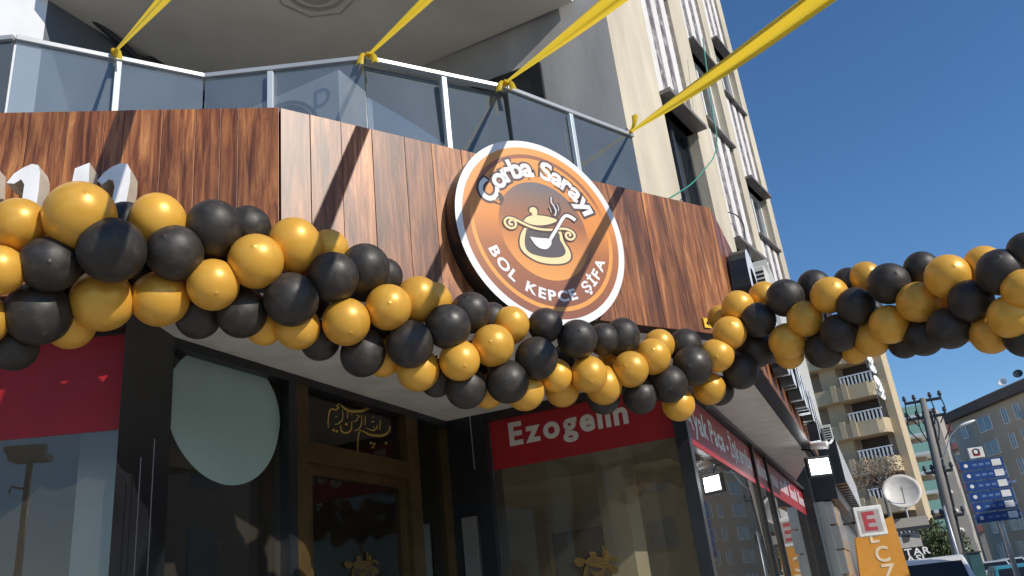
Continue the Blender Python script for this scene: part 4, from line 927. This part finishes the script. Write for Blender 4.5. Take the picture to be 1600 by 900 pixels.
for i, (u, o) in enumerate(((10, -1), (14, -.5), (19, -1.2))):
    q = BB.pt(u + 2, 21.6, o); px = EYE + (q - EYE)
    c = q - EYE; X = 800 + FPX * c.dot(RT) / c.dot(FW); Y = 450 - FPX * c.dot(UP) / c.dot(FW)
    dish(X, Y, .55, c.length, ['left', 'middle', 'right'][i] + ' rooftop satellite dish of three on the brown apartment building', (-.6, -.7, .4), [M_white, M_dark, M_white][i])
# ------------------------------------------------------------------ utility pole
UPd = 42; up = empty('utility_pole', atd(1500, 900, UPd), 'tall concrete utility pole with crossarms, insulators and bundled cables', 'utility pole')
top = atd(1441, 622, UPd); gx = V((atd(1503, 905, UPd).x, atd(1503, 905, UPd).y, 0)); base = gx
up.location = base
def lp(t_, dx=0, dy=0): return base + (top - base) * t_ + V((dx, dy, 0))
part('pole', M_conc, lambda b: b.tube([lp(0), lp(.5), lp(1)], [.24, .19, .13], 10), up, True)
side = V((.95, -.3, 0))
for t_, l in ((.985, .75), (.90, .8), (.62, .55), (.40, .6)):
    arm = part('crossarm', M_dark, lambda b: b.tube([lp(t_) - side * l, lp(t_) + side * l], .07, 6), up)
    for s_ in (-1, -.45, .45, 1):
        q = lp(t_) + side * l * s_
        part('insulator', M_dark, lambda b: b.tube([q, q + V((0, 0, .12)), q + V((0, 0, .16)), q + V((0, 0, .34))], [.05, .05, .10, .06], 8), arm)
        if t_ > .8: part('drop_cable', M_black, lambda b: b.tube(smooth2([tuple(q), tuple(q + V((.05 * s_, 0, -.5))), tuple(q - side * l * s_ * .4 + V((0, 0, -1.1)))], 4), .03, 5), arm)
for dx in (-.16, .2, .28): part('cable_bundle', M_dark, lambda b: b.tube([lp(.0, dx), lp(.45, dx * 1.1), lp(.93, dx * .8)], .045, 6), up)
q = lp(.66); part('lamp_arm', M_galv, lambda b: b.tube([V(c) for c in smooth2([tuple(q), tuple(q + V((.4, -.2, .4))), tuple(q + V((.8, -.3, 1.1))), tuple(q + V((1.3, -.5, 1.5)))], 5)], .035, 6), up)
q2 = q + V((1.3, -.5, 1.5)); part('lamp_head', M_white, lambda b: b.ell(q2 + V((.25, 0, .03)), V((.4, -.1, .1)), V((.04, .15, 0)), V((0, 0, .08)), 10, 6), up, True)
# ------------------------------------------------------------------ blue direction signs on a leaning looking pole
DS = plane_at(1545, 765, 25, -11); ds = empty('direction_sign', V((DS.hpt(1592, 905).x, DS.hpt(1592, 905).y, 0)), 'pole with six blue direction boards under a white emblem plate', 'direction sign')
pu = DS.hit(1562, 815, -.1)[0]
part('pole', M_galv, lambda b: b.tube([DS.pt(pu, 0, -.06), DS.pt(pu, DS.hit(1530, 716)[1], -.06)], [.07, .05], 10), ds, True)
zt_ = DS.hit(1540, 716)[1]; zb_ = DS.hit(1560, 815)[1]; hh = (zt_ - zb_) / 6
ua, ub = DS.hit(1512, 770)[0], DS.hit(1583, 770)[0]
for k in range(6):
    z = zt_ - hh * (k + 1); bd = part('board', M_blue, lambda b: b.slab(DS, ua, ub, z + .015, z + hh - .015, 0, .03), ds)
    part('pictogram', M_white, lambda b: b.slab(DS, ub - .28, ub - .06, z + .05, z + hh - .05, .031, .034), bd)
    n_ = 10; ob = MB(); ob.add([DS.pt(ua + .14 + .05 * math.cos(2 * math.pi * i / n_), z + hh / 2 + .05 * math.sin(2 * math.pi * i / n_), .033) for i in range(n_)], [tuple(range(n_))]); ob.build('arrow_dot', M_white, bd)
    part('lettering', plain('faint_blue_white', (.12, .2, .42), .5), lambda b: [b.slab(DS, ua + .3 + q * .16, ua + .41 + q * .16, z + hh * .38, z + hh * .6, .031, .033) for q in range(4 + k % 3)], bd)
u0, u1, z0, z1 = blk(DS, 1513, 1537, 699, 716); em = part('emblem_plate', M_white, lambda b: b.slab(DS, u0, u1, z0, z1, 0, .03), ds, bevel=.01)
part('emblem', M_red, lambda b: [b.slab(DS, u0 + (u1 - u0) * .28, u0 + (u1 - u0) * .72, z0 + (z1 - z0) * .2, z0 + (z1 - z0) * .34, .031, .035), b.slab(DS, u0 + (u1 - u0) * .25, u0 + (u1 - u0) * .36, z0 + (z1 - z0) * .35, z0 + (z1 - z0) * .8, .031, .035), b.slab(DS, u0 + (u1 - u0) * .64, u0 + (u1 - u0) * .75, z0 + (z1 - z0) * .35, z0 + (z1 - z0) * .8, .031, .035)], em)
part('emblem_ring', M_dark, lambda b: b.tube([DS.pt((u0 + u1) / 2 + .07 * math.cos(i * .524), (z0 + z1) / 2 + .03 + .07 * math.sin(i * .524), .034) for i in range(13)], .012, 5), em)
# yellow T signs, round blue sign, lamp post, container
YS = plane_at(1487, 845, 52, -8)
for i, (px, lab) in enumerate(((1483, 'left yellow tooth shaped shop sign beside the green tree'), (1500, 'right yellow tooth shaped shop sign beside the utility pole'))):
    ob = MB(); k = 1 if i == 0 else .6
    ob.extr([YS.hpt(px + x * k, 845 + y) for x, y in ((-17, -9), (5, -12), (7, -2), (4, 8), (2, 12), (-1, 10), (-3, -1), (-16, -3))], -YS.n * .2); tag(ob.build('yellow_sign', M_yel), lab, 'sign')
BRp = plane_at(1490, 861, 50, -8); br = empty('round_blue_sign', BRp.hpt(1492, 880), 'small round blue and white sign hanging left of the utility pole', 'sign')
ob = MB(); n_ = 20; u, z = BRp.hit(1490, 861); ob.extr([BRp.pt(u + .26 * math.cos(2 * math.pi * i / n_), z + .24 * math.sin(2 * math.pi * i / n_), 0) for i in range(n_)], -BRp.n * .06); ob.build('disc', M_white, br)
part('mark', M_blue, lambda b: b.slab(BRp, u - .16, u + .16, z - .08, z + .08, .002, .006), br); part('post', M_galv, lambda b: b.tube([BRp.pt(u + .05, z - .24, -.08), BRp.pt(u + .05, 0, -.08)], .035, 6), br)
LPd = 34; l0 = atd(1505, 895, LPd); l1 = atd(1473, 790, LPd); sp2 = empty('street_post', V((l0.x, l0.y, 0)), 'pale thin street post left of the utility pole', 'post')
part('shaft', M_galv, lambda b: b.tube([V((l0.x, l0.y, 0)), V((l0.x, l0.y, l1.z))], [.07, .045], 8), sp2, True); part('cap', M_dark, lambda b: b.tube([V((l0.x, l0.y, l1.z)), V((l0.x, l0.y, l1.z + .08))], [.06, .02], 8), sp2)
KC = plane_at(1527, 878, 38, -10); kc = empty('utility_cabinet', V((KC.hpt(1527, 900).x, KC.hpt(1527, 900).y, 0)), 'dark teal steel cabinet at the foot of the utility pole', 'cabinet')
u0, u1, z0, z1 = blk(KC, 1515, 1537, 864, 900); part('body', plain('teal_paint', (.02, .07, .075), .5), lambda b: b.slab(KC, u0, u1, 0, z1, -.5, 0), kc, bevel=.02); part('door', plain('teal_door', (.025, .085, .09), .5), lambda b: b.slab(KC, u0 + .05, u1 - .05, .1, z1 - .1, .001, .012), kc); part('lid', M_dark, lambda b: b.slab(KC, u0 - .04, u1 + .04, z1 + .001, z1 + .06, -.54, .04), kc)
# ------------------------------------------------------------------ vehicles
def car(pos, az, L, W, H, col, label, van=False, name='parked_car'):
    P = Plane(pos, az); r = empty(name, V((pos[0], pos[1], pos[2])), label, 'van' if van else 'car'); z0 = pos[2]
    M = plain('car_paint', col, .25, .1, .03, bmp=0)
    side = [(0, .35), (.02 * L, .62 * H * .9), (.22 * L, .62 * H), (.36 * L, .97 * H), (.42 * L, H), (.80 * L, H), (.97 * L, .64 * H), (L, .55 * H), (L, .35)] if not van else [(0, .35), (0, .55 * H), (.04 * L, .9 * H), (.08 * L, .985 * H), (.14 * L, H), (.74 * L, H), (.80 * L, .96 * H), (.90 * L, .62 * H), (.99 * L, .52 * H), (L, .35)]
    b = MB(); n_ = len(side)
    def pr(x, z, k):
        ins = .14 * max(0, (z - .6 * H) / (.4 * H)); return P.pt(x - L / 2, z0 + z, k * (W / 2 - ins))
    vs = [pr(x, z, 1) for x, z in side] + [pr(x, z, -1) for x, z in side]
    b.add(vs, [tuple(range(n_)), tuple(range(n_, 2 * n_))[::-1]] + [(i, (i + 1) % n_, n_ + (i + 1) % n_, n_ + i)[::-1] for i in range(n_)]); b.build('body', M, r, bevel=.06)
    def win(x0, x1, k):
        za, zb = .64 * H, .93 * H
        q = [pr(x0, za, k), pr(x1, za, k), pr(x1 - .06 * L * (x1 > .6 * L), zb, k), pr(x0 + (.10 * L if x0 < .3 * L and not van else .0), zb, k)]; ob = MB(); ob.extr(q, P.n * k * .012); ob.build('window', M_blueglass if False else M_black, r)
    for k in (1, -1):
        for x0, x1 in (((.12, .33), (.37, .55), (.59, .78)) if van else ((.26, .52), (.55, .86))): win(x0 * L, x1 * L, k)
    def shield(x0, z_0, x1, z_1, nm, push):
        q = [pr(x0, z_0, .86), pr(x0, z_0, -.86), pr(x1, z_1, -.86), pr(x1, z_1, .86)]; nn = (q[1] - q[0]).cross(q[2] - q[1]).normalized(); nn = nn if nn.dot(P.u) * push > 0 else -nn
        ob = MB(); ob.extr([c + nn * .004 for c in q], nn * .012); ob.build(nm, M_black, r)
    if van: shield(.815 * L, .92 * H, .895 * L, .64 * H, 'windscreen', 1); shield(.005 * L, .6 * H, .035 * L, .87 * H, 'rear_window', -1)
    else: shield(.24 * L, .66 * H, .345 * L, .93 * H, 'windscreen', -1); shield(.82 * L, .95 * H, .95 * L, .68 * H, 'rear_window', 1)
    for x in (.19 * L, .80 * L):
        for k in (1, -1):
            c = P.pt(x - L / 2, z0 + .32, k * (W / 2 - .1)); wb = MB(); wb.tube([c - P.n * k * .1, c + P.n * k * .12], .32, 16); wl = wb.build('wheel', M_black, r); rb = MB(); rb.tube([c + P.n * k * .121, c + P.n * k * .135], .2, 12); rb.build('rim', M_galv, wl)
    fx = 0 if not van else L
    for k in (.72, -.72):
        q = P.pt((0 if not van else L) - L / 2, z0 + .50 * H, k * W / 2); ob = MB(); ob.ell(q, P.u * .05, P.n * .2, V((0, 0, .09)), 10, 6); ob.build('headlight', M_white, r, True)
    q = P.pt(fx - L / 2, z0 + .36 * H, 0); ob = MB(); s_ = -1 if not van else 1; ob.hexa([q + P.n * a * .5 + P.u * s_ * c_ + V((0, 0, z)) for z in (-.1, .06) for a, c_ in ((-1, 0), (1, 0), (1, .05), (-1, .05))]); ob.build('grille', M_black, r)
def gpos(px, py, d):
    q = atd(px, py, d); return V((q.x, q.y, -.125))
STA = 68.5
car(gpos(1552, 882, 62), STA + 2, 4.3, 1.75, 1.5, (.45, .46, .48), 'silver hatchback driving towards the viewer behind the direction sign')
car(gpos(1577, 866, 75), STA + 2, 4.4, 1.78, 1.5, (.62, .63, .65), 'farther pale car at the right behind the silver hatchback')
car(gpos(1465, 905, 27), STA + 178, 4.6, 1.8, 1.88, (.72, .72, .70), 'white van with dark side windows at the bottom right', True, 'van')
car(gpos(1600, 905, 30), STA, 4.3, 1.75, 1.45, (.05, .25, .30), 'teal car cut off at the bottom right corner')
# ------------------------------------------------------------------ trees
def tree(px, py, d, h, crown, n, leaf, col, label, seed, bare=False):
    rnd = random.Random(seed); c = atd(px, py, d); g = V((c.x, c.y, 0)); r = empty('street_tree', g, label, 'tree')
    b = MB(); b.tube([g, g + V((.05, 0, c.z * .4)), V((c.x + .1, c.y, c.z - crown.z * .2)), V((c.x, c.y, c.z + crown.z * .5))], [.16, .13, .10, .03], 8)
    for k in range(9):
        a = rnd.uniform(0, 6.28); q = V((c.x + crown.x * .7 * math.cos(a), c.y + crown.y * .7 * math.sin(a), c.z + crown.z * rnd.uniform(-.3, .7))); s0 = V((c.x + .05, c.y, c.z - crown.z * rnd.uniform(.1, .8)))
        b.tube([s0, (s0 + q) / 2 + V((0, 0, .1)), q], [.05, .035, .012], 5)
    b.build('trunk', M_conc, r, True); b = MB()
    cl = [V((rnd.gauss(0, .45), rnd.gauss(0, .45), rnd.gauss(0, .45))) for _ in range(26)]
    for k in range(n):
        q = rnd.choice(cl) + V((rnd.gauss(0, .2), rnd.gauss(0, .2), rnd.gauss(0, .2)))
        if q.length > 1.15: continue
        p = V((c.x + q.x * crown.x, c.y + q.y * crown.y, c.z + q.z * crown.z)); a = V((rnd.gauss(0, 1), rnd.gauss(0, 1), rnd.gauss(0, 1))).normalized(); t1 = a.orthogonal().normalized() * leaf * rnd.uniform(.6, 1.3); t2 = a.cross(t1) * .5
        b.add([p - t1, p + t2, p + t1, p - t2], [(0, 1, 2, 3)])
    b.build('crown', plain('leaves', col, .6, 0, .45, sc_=2, bmp=0), r)
tree(1462, 855, 44, 3, V((1.35, 1.35, 1.15)), 6000, .085, (.07, .095, .03), 'bushy green tree above the white van', 4)
tree(1372, 745, 46, 4, V((1.8, 1.8, 1.1)), 1700, .06, (.20, .13, .09), 'thin brownish tree in front of the beige apartment block', 6)
# ------------------------------------------------------------------ across the square, behind the viewer (light mast, and buildings added for the glass reflections)
def mirror(P, x, y, dist, o=-.044):
    q = P.hpt(x, y, o); g = ray(x, y).normalized(); r_ = g - P.n * (2 * g.dot(P.n)); return q + r_ * dist
mh = mirror(AP, 48, 712, 42); mp_ = V((mh.x, mh.y, 0)); MZ = mh.z
mast = empty('light_mast', mp_, 'tall floodlight mast reflected in the left shop window', 'light mast')
part('pole', M_dark, lambda b: b.tube([mp_, mp_ + V((0, 0, MZ + .5))], [.2, .14], 10), mast, True)
part('platform', M_dark, lambda b: b.slab(Plane(mp_, 0), -.8, .8, MZ - .25, MZ + .05, -.6, .6), mast)
for i in range(6): part('flood_head', M_dark, lambda b: b.slab(Plane(mp_, 0), -.9 + i * .31, -.68 + i * .31, MZ + .06, MZ + .36, -.8, -.4), mast)
part('arm', M_dark, lambda b: b.tube([mp_ + V((0, 0, MZ - 1.6)), mp_ + V((-.7, 0, MZ - 1.4)), mp_ + V((-.75, 0, MZ - 1.7))], .06, 6), mast)
OB = Plane((-30, -16), -52); OB.n = V((-OB.n.x, -OB.n.y, 0)) if (EYE - OB.p).dot(OB.n) < 0 else OB.n  # unseen block added to keep sky out of the side window's reflection
ob_ = empty('added_opposite_building', OB.pt(10, 0), 'unseen beige building added behind the viewer to block sky reflections', 'building')
part('wall', M_apt, lambda b: b.slab(OB, -6, 18, -.1, 12, -10, 0), ob_); part('roof', M_roof, lambda b: b.slab(OB, -6.4, 18.4, 12.001, 12.4, -10.4, .6), ob_)
for k in range(4):
    for q in range(7): part('window', M_blueglass, lambda b: b.slab(OB, -4.5 + q * 3.2, -3.1 + q * 3.2, .9 + 2.9 * k, 2.4 + 2.9 * k, .001, .05), ob_)

SB = Plane((13.5, 3.5), 62); SB.n = -SB.n if (EYE - SB.p).dot(SB.n) < 0 else SB.n  # unseen block added so the entrance panes reflect no bright sky
sb = empty('added_street_building', SB.pt(8, 0), 'unseen brown building added at right to block sky in the entrance glass', 'building')
part('wall', M_brownb, lambda b: b.slab(SB, -1, 13, -.1, 9, -8, 0), sb); part('roof', M_roof, lambda b: b.slab(SB, -1.3, 13.3, 9.001, 9.3, -8.3, .5), sb)
for k in range(3):
    for q in range(5): part('window', M_blueglass, lambda b: b.slab(SB, -.2 + q * 2.4, 1.1 + q * 2.4, .7 + 2.6 * k, 2.1 + 2.6 * k, .001, .05), sb)
